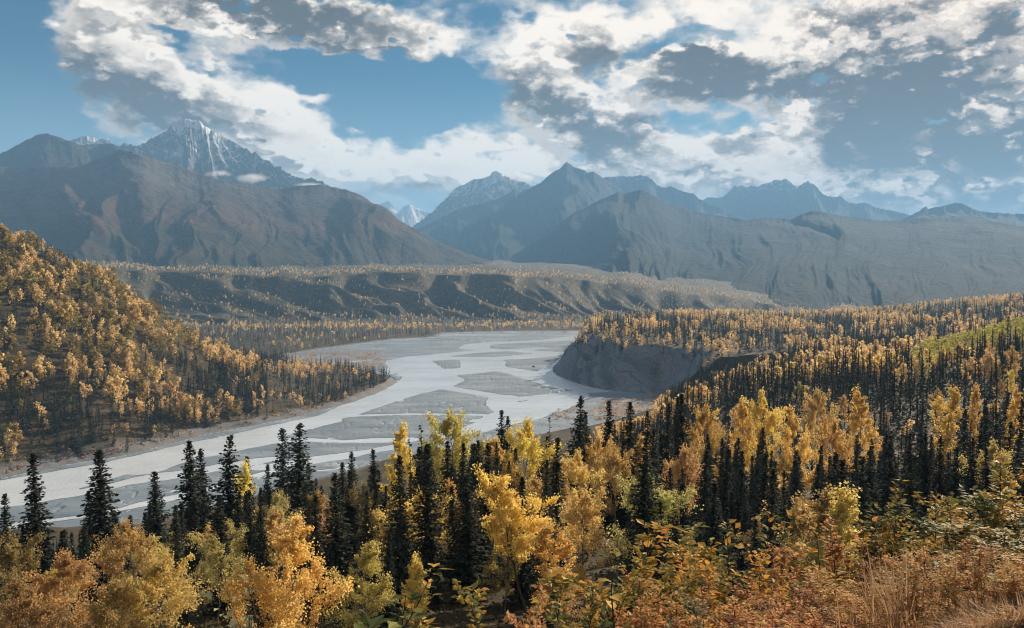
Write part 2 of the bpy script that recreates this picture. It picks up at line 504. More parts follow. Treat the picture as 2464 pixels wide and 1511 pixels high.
# ------------------------------------------------------------------ ground materials
def mat_ground():
    m, nt, p, o = material('forest_floor')
    P = pos(nt)
    n = nt.noise(P, .05, 6, .6); n2 = nt.noise(P, 1.2, 6, .65); n3 = nt.noise(P, .006, 5, .6)
    c = nt.ramp(n2, [(.3, (.026, .024, .016)), (.5, (.05, .04, .022)), (.7, (.10, .065, .03))])
    c = nt.mix(nt.rng(n, .45, .62), c, (.034, .034, .018))
    c = nt.mix(nt.rng(n3, .52, .62, 0, .5), c, (.10, .068, .034))
    gz = nt.math('MULTIPLY_ADD', n, .5, nt.math('SUBTRACT', attr(nt, 'bank'), .25))
    c = nt.mix(nt.rng(gz, .35, .6, 0, .85), c, nt.ramp(n2, [(.35, (.13, .135, .14)), (.65, (.21, .215, .22))]))
    nt.l.new(c, p.inputs['Base Color']); p.inputs['Roughness'].default_value = .95
    bump(nt, p, n2, .6, .2)
    return m


def mat_terrace():
    m, nt, p, o = material('terrace_brush')
    P = pos(nt)
    n = nt.noise(P, .03, 7, .65); n2 = nt.noise(P, .12, 6, .7); n3 = nt.noise(P, .004, 5, .6)
    c = nt.ramp(n2, [(.32, (.02, .025, .016)), (.50, (.06, .052, .03)), (.68, (.24, .165, .09))])
    c = nt.mix(nt.rng(n, .5, .6, 0, .75), c, (.05, .055, .028))
    c = nt.mix(nt.rng(n3, .50, .64, 0, .35), c, (.22, .15, .08))
    nt.l.new(c, p.inputs['Base Color']); p.inputs['Roughness'].default_value = .95
    bump(nt, p, n2, .8, 3)
    return m


def mat_cliff():
    m, nt, p, o = material('grey_silt_cliff')
    P = pos(nt)
    x, y, z = nt.xyz(P)
    wn = nt.noise(P, .02, 4, .55)
    tilt = nt.math('ADD', nt.math('MULTIPLY_ADD', y, -.42, nt.math('MULTIPLY_ADD', x, .2, z)), nt.math('MULTIPLY', wn, 55))
    st = nt.noise(nt.comb(0.0, 0.0, tilt), .55, 4, .7)
    st2 = nt.noise(nt.comb(nt.math('MULTIPLY', x, .04), nt.math('MULTIPLY', y, .04), tilt), .18, 4, .6)
    n = nt.noise(P, .25, 7, .65)
    c = nt.ramp(st, [(.38, (.13, .145, .165)), (.50, (.20, .215, .235)), (.62, (.31, .32, .335))])
    c = nt.mix(nt.rng(st2, .46, .58, 0, .65), c, (.11, .12, .135))
    c = nt.mix(nt.rng(n, .52, .72, 0, .4), c, (.25, .25, .25))
    nt.l.new(c, p.inputs['Base Color']); p.inputs['Roughness'].default_value = .95
    bump(nt, p, nt.math('ADD', nt.math('MULTIPLY', st, .8), n), .9, 1.6)
    return m


def mat_bed():
    m, nt, p, o = material('river_gravel')
    P = pos(nt)
    x, y, z = nt.xyz(P)
    flow = nt.vmath('MULTIPLY', P, (.35, 1.0, 1.0))
    n = nt.noise(flow, .035, 7, .62); n2 = nt.noise(P, .5, 6, .7); n3 = nt.noise(flow, .11, 5, .65)
    c = nt.ramp(n, [(.32, (.13, .178, .225)), (.5, (.18, .235, .285)), (.66, (.265, .315, .36))])
    c = nt.mix(nt.rng(n2, .5, .7, 0, .4), c, (.13, .14, .15))
    c = nt.mix(nt.rng(n3, .56, .66, 0, .55), c, (.10, .11, .118))
    h = nt.rng(z, .55, 1.5, 0, .75)
    brown = nt.ramp(nt.noise(P, .08, 6, .7), [(.4, (.15, .14, .13)), (.55, (.22, .15, .095)), (.68, (.30, .17, .09))])
    c = nt.mix(h, c, brown)
    wet = nt.rng(z, .02, .16, .5, 1.0)
    c = nt.mix(1.0, c, nt.comb(wet, wet, wet), 'MULTIPLY')
    nt.l.new(c, p.inputs['Base Color']); p.inputs['Roughness'].default_value = .8
    bump(nt, p, n2, .5, .3)
    return m


def mat_water():
    m, nt, p, o = material('silty_water')
    P = pos(nt)
    n = nt.noise(nt.vmath('MULTIPLY', P, (.5, 1, 1)), .02, 6, .6)
    c = nt.ramp(n, [(.35, (.55, .62, .69)), (.65, (.66, .74, .81))])
    nt.l.new(c, p.inputs['Base Color'])
    p.inputs['Roughness'].default_value = .14; p.inputs['Specular IOR Level'].default_value = .6; p.inputs['IOR'].default_value = 1.33
    w = nt.math('ADD', nt.noise(P, .5, 5, .65), nt.math('MULTIPLY', nt.noise(P, .09, 3, .5), 1.5))
    bump(nt, p, w, .5, .5)
    return m


M_GROUND, M_TERRACE, M_CLIFF, M_BED, M_WATER = mat_ground(), mat_terrace(), mat_cliff(), mat_bed(), mat_water()


# ------------------------------------------------------------------ ground sheet
def build_ground():
    view = np.radians(np.arange(-38, 38.01, .105))
    side = np.radians(np.concatenate([np.arange(-180, -60, 6.), np.arange(-60, -38, 1.2)]))
    th = np.concatenate([side, view, -side[::-1]])
    r = np.concatenate([[.5, 1.5], np.geomspace(2.5, 300, 120), np.arange(306, 1200, 6.), np.arange(1206, 2050, 11.), np.arange(2056, 2900, 9.), np.arange(2930, 6200, 65.), [7500, 10000, 16000, 26000]])
    TH, R = np.meshgrid(th, r)
    X = R * np.sin(TH); Y = R * np.cos(TH)
    Z, D, CL, T = ground_parts(X, Y)
    Z[R > 6300] = 120
    V = np.stack([X, Y, Z], -1).reshape(-1, 3)
    Fc = grid_faces(len(r), len(th))
    fd, fx, fy, fz = (a.ravel()[Fc].mean(1) for a in (D, X, Y, Z))
    fcl = CL.ravel()[Fc].all(1); fR = R.ravel()[Fc].mean(1)
    fz0 = np.abs(Z.ravel()[Fc].max(1) - Z.ravel()[Fc].min(1))
    fu = CU + F * fx / np.maximum(fy, 1)
    p0, p1, p2 = V[Fc[:, 0]], V[Fc[:, 1]], V[Fc[:, 3]]
    nn = np.cross(p1 - p0, p2 - p0); nz = np.abs(nn[:, 2]) / (np.linalg.norm(nn, axis=1) + 1e-9)
    cliff = fcl & (fd > -4) & (fd < 95) & (nz < .86) & (fR < 1800) & (fy > 0) & (fu < 1900) | (fcl & (fd > -4) & ((fd < 25) | ((fd < 80) & (fz < 40) & (fu > 1390))) & (fR < 1800) & (fy > 0) & (fu < 1900))
    terr = (fR > 2000) & (fy > 0)
    hill = (fx < -100) & (fR > 470) & (fR < 1450) & (fd > 2) & (fu < 760) & (fy > 0)
    kind = np.where(cliff, 1, np.where(terr, 2, np.where(hill, 3, 0)))
    for k, (nm, mt) in enumerate((('ground', M_GROUND), ('cliff', M_CLIFF), ('terrace', M_TERRACE), ('hillside', M_GROUND))):
        f = Fc[kind == k]
        used, inv = np.unique(f, return_inverse=True)
        structure(link(nm, mesh_of(nm, V[used], inv.reshape(-1, 4), (mt,), smooth=True, attrs={'bank': np.exp(-np.clip(D.ravel()[used], 0, 500) / 14)})))


build_ground()

# ------------------------------------------------------------------ river: gravel bed and water sheet
# channels: grid points (u, v, half width in grid rows)
CH = [
    [(1386, 812, 3), (1340, 818, 3), (1270, 822, 3), (1200, 824, 3), (1150, 829, 3.5), (1140, 838, 4), (1180, 843, 3), (1240, 843, 3), (1300, 848, 4), (1370, 850, 3)],
    [(1375, 847, 3), (1300, 854, 5), (1230, 861, 5), (1150, 863, 5), (1080, 862, 4), (1020, 865, 5), (985, 868, 5)],
    [(1300, 838, 2.5), (1220, 843, 2.5), (1130, 847, 3), (1060, 855, 4), (1000, 860, 4), (975, 868, 6), (985, 880, 7), (975, 890, 7), (940, 896, 3.5), (898, 903, 3.2), (915, 915, 3.2), (955, 922, 5), (985, 930, 8)],
    [(985, 870, 7), (1005, 888, 9), (1030, 900, 9), (1040, 915, 12), (1010, 930, 12), (960, 943, 11), (920, 955, 11), (880, 972, 10), (830, 993, 9), (780, 1006, 8), (700, 1022, 8)],
    [(1020, 900, 9), (1060, 897, 9), (1110, 893, 9), (1160, 888, 8), (1165, 870, 7), (1140, 863, 5)],
    [(1165, 882, 5), (1210, 888, 5.5), (1260, 896, 6), (1300, 908, 7), (1340, 922, 7), (1380, 932, 6), (1430, 940, 6)],
    [(1370, 862, 2.5), (1345, 880, 3), (1315, 890, 3), (1325, 903, 4), (1345, 915, 5), (1390, 930, 6)],
    [(1050, 928, 4), (1100, 938, 4.5), (1150, 945, 4.5), (1200, 954, 5), (1245, 960, 6), (1290, 955, 4.5), (1340, 949, 4.5), (1380, 944, 5), (1430, 940, 6)],
    [(1215, 955, 6), (1212, 975, 8), (1240, 985, 12), (1290, 980, 16), (1335, 965, 12), (1375, 950, 8)],
    [(1290, 980, 14), (1250, 1000, 12), (1190, 1020, 11), (1140, 1033, 10), (1080, 1048, 8)],
    [(1200, 995, 4), (1170, 1008, 3), (1140, 1013, 3)],
    [(700, 1014, 3), (800, 1003, 2.6), (880, 999, 2.2), (960, 997, 2), (1060, 996, 2), (1160, 998, 2)],
    [(560, 1080, 8), (640, 1062, 8), (740, 1058, 5), (830, 1062, 6), (900, 1060, 8), (980, 1058, 8)],
    [(640, 1125, 9), (740, 1110, 9), (830, 1097, 8), (900, 1084, 7), (960, 1073, 7)],
    [(330, 1130, 13), (430, 1103, 12), (560, 1075, 12), (640, 1050, 10), (700, 1030, 10), (780, 1013, 8)],
    [(-400, 1240, 30), (-200, 1215, 30), (0, 1185, 32), (100, 1165, 28), (200, 1143, 24), (300, 1120, 17), (420, 1088, 13), (520, 1063, 10), (620, 1040, 8), (700, 1022, 8)],
    [(-300, 1240, 18), (-100, 1215, 20), (80, 1195, 16), (200, 1185, 8), (330, 1155, 8), (440, 1140, 9), (560, 1118, 9), (650, 1105, 7)],
    [(40, 1262, 8), (150, 1248, 7), (260, 1232, 6), (350, 1210, 6), (450, 1190, 4), (560, 1160, 5), (650, 1135, 6)],
    [(1050, 806, 1.2), (1100, 805, 1.6), (1180, 806, 1.4), (1250, 805, 1)],
    [(770, 879, 1.5), (830, 872, 1.5), (890, 866, 1.5)],
]


def build_river():
    th = np.radians(np.arange(-37, 12, .075))
    inv = np.linspace(1 / 318., 1 / 1850., 300)
    TH, IR = np.meshgrid(th, inv); R = 1 / IR
    X, Y = R * np.sin(TH), R * np.cos(TH)
    d, _ = poly_sd(X, Y, RX, RY); d = d.reshape(X.shape)
    # distance to channel centre lines, measured in grid rows (foreshortened like a flow-aligned metric)
    U, Vv = project(X, Y, 0 * X)
    nz = fbm(X / 40, Y / 60, 4, 71) * 4.0 * (400 / R) ** .5 + fbm(X / 12, Y / 16, 3, 75) * 1.0
    best = np.full(X.shape, 1e9)
    for chn in CH:
        cx, cyy = on_plane([c[0] for c in chn], [c[1] for c in chn])
        cr = np.hypot(cx, cyy)
        cw = np.array([c[2] for c in chn]) * cr ** 2 / (F * H)          # half width in metres along the line of sight
        for i in range(len(chn) - 1):
            ex, ey = cx[i + 1] - cx[i], cyy[i + 1] - cyy[i]
            t = np.clip(((X - cx[i]) * ex + (Y - cyy[i]) * ey) / (ex * ex + ey * ey), 0, 1)
            qx, qy = X - cx[i] - t * ex, Y - cyy[i] - t * ey
            wdt = cw[i] * (1 - t) + cw[i + 1] * t
            best = np.minimum(best, np.hypot(qx * 1.0, qy) - wdt * .80)
    h = np.clip((best + nz) * .09, -.8, .5)
    rill = 1 - np.abs(gnoise(X / 70 + fbm(X / 60, Y / 60, 3, 82) * .9, Y / 38 + fbm(X / 50, Y / 50, 3, 83) * .8, 81)) * 2.2
    h = h - np.clip(rill - .86, 0, .14) * 5.2 * sstep(.55, .25, np.abs(fbm(X / 160, Y / 160, 2, 84))) * sstep(.04, .3, h)
    h = h + np.clip(fbm(X / 22, Y / 30, 4, 77) * .10, -.2, .2) * sstep(-.1, .2, h)
    # higher, older bars with brush
    oldm = sstep(700, 760, U) * sstep(965, 880, U) * sstep(838, 850, Vv) * sstep(893, 880, Vv) + sstep(1400, 1470, U) * sstep(945, 960, Vv)
    h = h + oldm * (.45 + .3 * fbm(X / 18, Y / 22, 3, 79)) * sstep(.1, .4, h)
    h = np.where(d > 0, -2.6, np.minimum(h, 5)) 
    h = np.where((d > -4) & (d <= 0), np.minimum(h, .25 + 0 * h), h)
    V = np.stack([X, Y, h], -1).reshape(-1, 3)
    Fc = grid_faces(*X.shape)
    keep = (d.ravel()[Fc] < 12).any(1)
    used, iv = np.unique(Fc[keep], return_inverse=True)
    structure(link('river_bed', mesh_of('river_bed', V[used], iv.reshape(-1, 4), (M_BED,), smooth=True)))
    n = len(RX); cen = None
    bm_v = np.stack([RX, RY, np.zeros(n)], 1)
    me = bpy.data.meshes.new('river'); me.from_pydata(bm_v.tolist(), [], [list(range(n))]); me.materials.append(M_WATER)
    import bmesh
    bm = bmesh.new(); bm.from_mesh(me); bmesh.ops.triangulate(bm, faces=bm.faces[:]); bmesh.ops.recalc_face_normals(bm, faces=bm.faces[:])
    for f in bm.faces:
        if f.normal.z < 0: f.normal_flip()
    bm.to_mesh(me); bm.free()
    structure(link('river', me))


build_river()


# ------------------------------------------------------------------ mountains
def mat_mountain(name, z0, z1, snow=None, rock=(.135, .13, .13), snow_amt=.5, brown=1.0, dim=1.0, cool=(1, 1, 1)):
    m, nt, p, o = material(name)
    P = pos(nt)
    x, y, z = nt.xyz(P)
    n = nt.noise(P, .0035, 7, .62); n2 = nt.noise(P, .02, 7, .68); n3 = nt.noise(P, .0009, 5, .6)
    gul = attr(nt, 'gully')
    e = nt.math('ADD', nt.rng(z, z0, z1, 0, 1), nt.math('MULTIPLY_ADD', n, .5, -.25))
    a = brown
    c = nt.ramp(e, [(.02, (.05, .052, .028)), (.14, (.085 * a, .065, .032)), (.26, (.055, .058, .034)), (.38, (.13 * a, .078, .042)), (.52, (.105, .082, .058)), (.66, (.14, .115, .095)), (.85, rock)])
    c = nt.mix(nt.rng(n2, .46, .66, 0, .7), c, nt.mix(1.0, c, (1.9, 1.55, 1.25), 'MULTIPLY'))
    c = nt.mix(nt.rng(n2, .34, .48, .55, 0), c, (.035, .04, .026))
    sc = nt.math('MULTIPLY', nt.rng(n3, .47, .60), nt.math('MULTIPLY', nt.rng(gul, .5, .8), nt.rng(e, .35, .55)))
    c = nt.mix(nt.math('MULTIPLY', sc, .8), c, (.30, .275, .25))
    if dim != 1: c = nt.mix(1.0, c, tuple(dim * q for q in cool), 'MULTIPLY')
    if snow:
        lo, hi = snow
        s = nt.rng(z, lo, hi, 0, 1)
        nz = nt.noise(nt.vmath('MULTIPLY', P, (1, 1, .7)), .013, 9, .78)
        s = nt.math('ADD', nt.math('MULTIPLY', s, .75), nt.math('MULTIPLY_ADD', nz, 2.6, -1.36))
        s = nt.math('ADD', s, nt.math('MULTIPLY', nt.rng(gul, .62, .9), nt.rng(z, lo - 200, lo + 250, 0, snow_amt)))
        k = nt.rng(s, .30, .52, 0, .95)
        c = nt.mix(k, c, (.72, .74, .78))
    nt.l.new(c, p.inputs['Base Color']); p.inputs['Roughness'].default_value = .95; p.inputs['Specular IOR Level'].default_value = .1
    bump(nt, p, nt.math('ADD', n2, nt.math('MULTIPLY', n, 2.0)), .8, 40)
    return m


def mountain(label, uv, R, foot, foot_z, seed, mat, jag=6., amp=.22, lam=800., power=1.25, n=620, nt_=80, skew=.3, rv=.06, fan=None):
    us = np.array([p[0] for p in uv], float); vs_ = np.array([p[1] for p in uv], float)
    u = np.linspace(us[0], us[-1], n)
    v = np.interp(u, us, vs_)
    dx, dy, slope = ray(u, v)
    th = np.arctan2(dx, dy)
    s0 = th * R
    rr = R * (1 + rv * fbm(th * 7, 0 * th, 3, seed))
    zr = H + rr * slope
    jg = jag * (ridged(s0 / 60, 0 * s0, 4, seed + 5, .6) - .6) * 2.0 + jag * .6 * gnoise(s0 / 24, 0 * s0, seed + 8)
    t = np.concatenate([np.linspace(0, 1, nt_) ** .9, 1 + np.linspace(.02, .5, 12)])
    T, ZR = np.meshgrid(t, zr, indexing='ij')
    kk = np.exp(-np.linspace(-2.2, 2.2, 61) ** 2); kk /= kk.sum()
    zs = np.convolve(np.pad(zr, 30, 'edge'), kk, 'valid')
    Sg = np.broadcast_to(s0, T.shape); tq = np.clip(T, 0, 1)
    Sq = Sg + (fbm(Sg / lam, T * 2.2, 3, seed + 3) * lam * .5 + fbm(Sg / (lam * .3), T * 5, 3, seed + 4) * lam * .06) * sstep(1, .75, tq)
    wq = tq ** 1.6
    ZR = np.interp(Sq, s0, zr) * wq + np.interp(Sq, s0, zs) * (1 - wq)
    RR = np.broadcast_to(rr, T.shape); S = np.broadcast_to(s0, T.shape); TH = np.broadcast_to(th, T.shape)
    ft = foot * (1 + .04 * gnoise(TH * 11, 0 * TH, seed + 2))
    r = np.where(T <= 1, ft + (RR - ft) * np.clip(T, 0, 1), RR + (RR - ft) * (T - 1))
    tt = np.clip(T, 0, 1)
    warp = fbm(S / (lam * 1.3), T * 1.0, 3, seed + 11) * lam * .26
    sk = S + warp + (T - 1) * lam * skew * 2
    if fan is not None:
        sc = float(np.interp(fan, u, s0)); sk = sc + (sk - sc) / (.55 + 1.0 * np.clip(1 - T, 0, 1)) + (T - 1) * 0
    g1 = ridged(sk / lam, T * .5, 2, seed + 13)
    w2 = fbm(S / (lam * .5), T * 2.6, 3, seed + 12) * lam * .07
    g2 = ridged((sk + w2 + (g1 - .5) * lam * .5 * (1 - T)) / (lam * .36), T * 1.3, 3, seed + 17)
    g3 = ridged((sk + w2 * 1.4 + (g2 - .5) * lam * .2) / (lam * .12), T * 3.5, 3, seed + 19)
    w = np.sin(np.pi * np.clip(tt, 0, 1) ** .8) ** .8 * (1 - .25 * tt) + .10 * tt * sstep(1, .93, tt)
    rel = (.55 * (1 - g1) + .30 * (1 - g2) + .15 * (1 - g3))
    prof = tt ** power
    z = foot_z + (ZR - foot_z) * (prof - amp * rel * w * 1.6)
    # sharp crest: spurs keep high, gullies cut close to the crest
    cut = sstep(.80, .985, tt) * sstep(1.0, .985, tt)
    z = z - cut * (1 - g2) * 30 * (jag / 6) + jg[None, :] * sstep(.86, 1, tt)
    z = np.where(T > 1, foot_z + (ZR - foot_z) * np.clip(1 - (T - 1) * 1.7, 0, 1), z)
    z = np.where(T <= 0, foot_z - 60, z)
    gat = 1 - (.35 * g1 + .45 * g2 + .2 * g3)
    X, Y = r * np.sin(TH), r * np.cos(TH)
    V = np.stack([X, Y, z], -1).reshape(-1, 3)
    gg = gat.ravel(); gg = (gg - gg.min()) / (gg.max() - gg.min() + 1e-6)
    o = link('mountain', mesh_of('mountain', V, grid_faces(*T.shape), (mat,), smooth=True, attrs={'gully': gg}))
    return structure(o, label)


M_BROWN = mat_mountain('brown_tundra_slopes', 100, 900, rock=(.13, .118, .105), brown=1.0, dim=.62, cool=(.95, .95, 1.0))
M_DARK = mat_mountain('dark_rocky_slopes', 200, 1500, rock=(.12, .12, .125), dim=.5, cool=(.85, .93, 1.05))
M_SNOW = mat_mountain('snow_dusted_rock', -600, 700, snow=(600, 1900), rock=(.10, .105, .115), snow_amt=.42)
M_ICE = mat_mountain('glacier_snow', -500, 400, snow=(-200, 500), snow_amt=.9)
M_BLUE = mat_mountain('haze_tinted_slopes', 60, 1300, rock=(.115, .115, .12), snow=(1180, 1700), snow_amt=.1, brown=.7, dim=.36, cool=(.50, .80, 1.12))  # dim and cool put cloud shade and blue haze into the slope colour

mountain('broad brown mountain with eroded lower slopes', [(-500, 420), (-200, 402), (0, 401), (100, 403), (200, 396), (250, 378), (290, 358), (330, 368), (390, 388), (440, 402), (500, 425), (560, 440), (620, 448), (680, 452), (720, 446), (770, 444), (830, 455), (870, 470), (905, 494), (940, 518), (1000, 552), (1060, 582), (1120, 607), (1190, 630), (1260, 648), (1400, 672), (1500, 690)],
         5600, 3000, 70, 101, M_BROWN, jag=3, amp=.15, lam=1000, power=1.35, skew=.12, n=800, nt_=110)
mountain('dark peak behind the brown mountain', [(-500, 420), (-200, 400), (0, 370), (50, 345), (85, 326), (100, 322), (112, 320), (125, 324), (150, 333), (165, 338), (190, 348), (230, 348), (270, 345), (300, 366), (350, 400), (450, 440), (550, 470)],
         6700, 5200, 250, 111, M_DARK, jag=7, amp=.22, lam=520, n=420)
mountain('small snowy summit behind the dark peak', [(120, 372), (170, 338), (200, 328), (225, 330), (240, 336), (258, 334), (268, 338), (285, 352), (300, 352), (340, 356), (380, 380)],
         8900, 7600, 500, 121, M_SNOW, jag=9, amp=.2, lam=300, n=240, nt_=50)
mountain('snow dusted pyramid peak under the cloud', [(240, 380), (270, 362), (290, 352), (298, 345), (315, 348), (335, 352), (352, 340), (365, 330), (385, 322), (400, 316), (412, 303), (430, 292), (445, 286), (455, 285), (468, 290), (478, 290), (490, 300), (505, 308), (520, 320), (535, 327), (550, 336), (565, 340), (580, 352), (595, 358), (606, 368), (614, 366), (625, 376), (640, 386), (650, 388), (662, 402), (672, 398), (690, 414), (710, 424), (735, 430), (750, 428), (770, 434), (800, 452), (860, 480), (930, 520)],
         8000, 6300, 420, 131, M_SNOW, jag=13, amp=.30, lam=330, power=1.05, n=700, nt_=120, skew=.02, fan=455)
mountain('far glacier peaks in the valley gap', [(840, 500), (880, 495), (915, 490), (935, 484), (945, 490), (958, 512), (970, 498), (985, 491), (1000, 500), (1012, 503), (1030, 512), (1050, 512), (1100, 505), (1200, 500)],
         15500, 12500, 500, 141, M_ICE, jag=14, amp=.2, lam=600, n=260, nt_=50)
mountain('snow streaked mountain behind the pointed peak', [(930, 610), (980, 555), (1000, 540), (1040, 510), (1070, 480), (1085, 464), (1100, 450), (1118, 444), (1140, 431), (1155, 430), (1165, 428), (1175, 424), (1188, 412), (1200, 414), (1212, 420), (1230, 430), (1260, 438), (1290, 450), (1340, 470), (1450, 500)],
         11000, 9000, 350, 151, mat_mountain('snow_streaked_rock', -800, 900, snow=(650, 1650), snow_amt=.45, dim=.9), jag=12, amp=.26, lam=420, n=420, nt_=80)
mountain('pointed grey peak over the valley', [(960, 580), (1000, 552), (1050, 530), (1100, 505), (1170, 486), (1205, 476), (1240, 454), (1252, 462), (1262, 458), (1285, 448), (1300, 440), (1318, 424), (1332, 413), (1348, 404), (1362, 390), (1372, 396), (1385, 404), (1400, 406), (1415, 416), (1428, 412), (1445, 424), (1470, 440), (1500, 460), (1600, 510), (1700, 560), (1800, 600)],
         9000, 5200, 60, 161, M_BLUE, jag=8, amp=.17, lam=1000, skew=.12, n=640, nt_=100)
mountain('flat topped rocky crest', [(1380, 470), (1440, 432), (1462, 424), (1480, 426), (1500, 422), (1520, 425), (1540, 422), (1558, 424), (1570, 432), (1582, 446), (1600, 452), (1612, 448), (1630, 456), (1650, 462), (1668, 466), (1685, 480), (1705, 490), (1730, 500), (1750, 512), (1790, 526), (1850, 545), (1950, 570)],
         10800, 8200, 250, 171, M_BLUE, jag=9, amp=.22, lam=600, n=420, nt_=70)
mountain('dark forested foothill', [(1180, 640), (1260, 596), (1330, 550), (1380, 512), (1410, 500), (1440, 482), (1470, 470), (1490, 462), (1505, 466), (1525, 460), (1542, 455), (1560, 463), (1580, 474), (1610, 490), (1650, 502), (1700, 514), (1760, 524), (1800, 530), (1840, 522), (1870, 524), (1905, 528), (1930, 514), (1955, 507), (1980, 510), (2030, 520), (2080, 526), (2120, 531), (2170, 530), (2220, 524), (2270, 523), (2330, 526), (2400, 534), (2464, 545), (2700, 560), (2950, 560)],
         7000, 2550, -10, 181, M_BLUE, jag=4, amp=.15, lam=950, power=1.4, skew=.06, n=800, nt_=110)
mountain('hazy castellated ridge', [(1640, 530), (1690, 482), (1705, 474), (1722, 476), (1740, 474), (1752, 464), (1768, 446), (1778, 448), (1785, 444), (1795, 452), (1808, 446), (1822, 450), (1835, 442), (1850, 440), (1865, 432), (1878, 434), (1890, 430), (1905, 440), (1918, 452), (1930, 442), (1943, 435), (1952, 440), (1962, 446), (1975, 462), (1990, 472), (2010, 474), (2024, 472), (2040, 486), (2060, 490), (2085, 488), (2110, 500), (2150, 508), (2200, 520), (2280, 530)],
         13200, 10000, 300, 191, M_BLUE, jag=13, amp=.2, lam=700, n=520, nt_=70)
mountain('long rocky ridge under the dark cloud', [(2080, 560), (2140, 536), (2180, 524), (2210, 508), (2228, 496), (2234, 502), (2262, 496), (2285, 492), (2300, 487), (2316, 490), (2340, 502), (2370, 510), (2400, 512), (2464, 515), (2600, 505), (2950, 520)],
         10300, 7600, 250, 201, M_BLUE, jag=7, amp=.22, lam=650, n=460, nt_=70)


def build_haze():
    m = bpy.data.materials.new('haze_air'); m.use_nodes = True
    nt = NT(m.node_tree); m.node_tree.nodes.clear()
    v = nt.node('ShaderNodeVolumePrincipled'); o = nt.node('ShaderNodeOutputMaterial')
    v.inputs['Color'].default_value = (.31, .62, 1.0, 1)
    v.inputs['Density'].default_value = HAZE_DENSITY
    v.inputs['Anisotropy'].default_value = .05
    nt.l.new(v.outputs[0], o.inputs['Volume'])
    x0, x1, y0, y1, z0, z1 = -27500, 27500, -27500, 27500, -70, 1760
    vv = [(x, y, z) for z in (z0, z1) for x, y in ((x0, y0), (x1, y0), (x1, y1), (x0, y1))]
    ff = [(0, 3, 2, 1), (4, 5, 6, 7), (0, 1, 5, 4), (1, 2, 6, 5), (2, 3, 7, 6), (3, 0, 4, 7)]
    h = link('haze', mesh_of('haze', vv, ff, (m,)))
    h['kind'] = 'stuff'


build_haze()


# ------------------------------------------------------------------ foliage materials
def leaf_mat(name, transl, rough, spec, spread=.35, dark=.55, hue=.018):
    """leaf colour = the object's own colour varied leaf by leaf and tree by tree"""
    m = bpy.data.materials.new(name); m.use_nodes = True
    nt = NT(m.node_tree); m.node_tree.nodes.clear()
    oi = nt.node('ShaderNodeObjectInfo')
    tint = attr(nt, 'tint')
    rnd = oi.outputs['Random']
    val = nt.math('ADD', nt.math('MULTIPLY_ADD', tint, spread * 2, 1 - spread), nt.math('MULTIPLY_ADD', rnd, .5, -.25))
    hs = nt.node('ShaderNodeHueSaturation')
    nt.put(hs.inputs['Hue'], nt.math('ADD', nt.math('MULTIPLY_ADD', rnd, hue * 2, .5 - hue), nt.math('MULTIPLY_ADD', tint, hue * 1.4, -hue * .7)))
    hs.inputs['Saturation'].default_value = .9
    nt.put(hs.inputs['Value'], val); nt.put(hs.inputs['Color'], oi.outputs['Color'])
    p = nt.node('ShaderNodeBsdfPrincipled'); p.inputs['Roughness'].default_value = rough; p.inputs['Specular IOR Level'].default_value = spec
    nt.l.new(hs.outputs[0], p.inputs['Base Color'])
    t = nt.node('ShaderNodeBsdfTranslucent'); nt.l.new(hs.outputs[0], t.inputs[0])
    mx = nt.node('ShaderNodeMixShader'); mx.inputs[0].default_value = transl
    nt.l.new(p.outputs[0], mx.inputs[1]); nt.l.new(t.outputs[0], mx.inputs[2])
    o = nt.node('ShaderNodeOutputMaterial'); nt.l.new(mx.outputs[0], o.inputs[0])
    return m


def bark_mat(name, a, b, scale=3):
    m, nt, p, o = material(name)
    tc = nt.node('ShaderNodeTexCoord')
    n = nt.noise(nt.vmath('MULTIPLY', tc.outputs['Object'], (1, 1, .4)), scale, 5, .65)
    nt.l.new(nt.ramp(n, [(.38, a), (.62, b)]), p.inputs['Base Color']); p.inputs['Roughness'].default_value = .9
    return m


M_LEAF = leaf_mat('autumn_leaves', .45, .6, .2)
M_NEEDLE = leaf_mat('spruce_needles', .06, .9, .03, spread=.45)
M_SHRUB = leaf_mat('shrub_leaves', .25, .34, .55, spread=.5, hue=.03)
M_GRASS = leaf_mat('dry_grass_blades', .3, .7, .1, spread=.35)
M_BIRCH = bark_mat('pale_birch_bark', (.10, .09, .08), (.36, .33, .29))
M_SPRUCE = bark_mat('spruce_bark', (.05, .042, .036), (.11, .09, .075))
M_TWIG = bark_mat('shrub_twigs', (.045, .03, .024), (.10, .065, .05), 20)

GOLD = (.66, .40, .08); YELLOW = (.80, .56, .07); ORANGE = (.78, .46, .08); OLIVE = (.33, .26, .055); PEACH = (.60, .34, .12); LIME = (.46, .42, .06); RUST = (.46, .19, .05)
SPRUCE = (.050, .060, .046); SPRUCE_B = (.045, .055, .038)


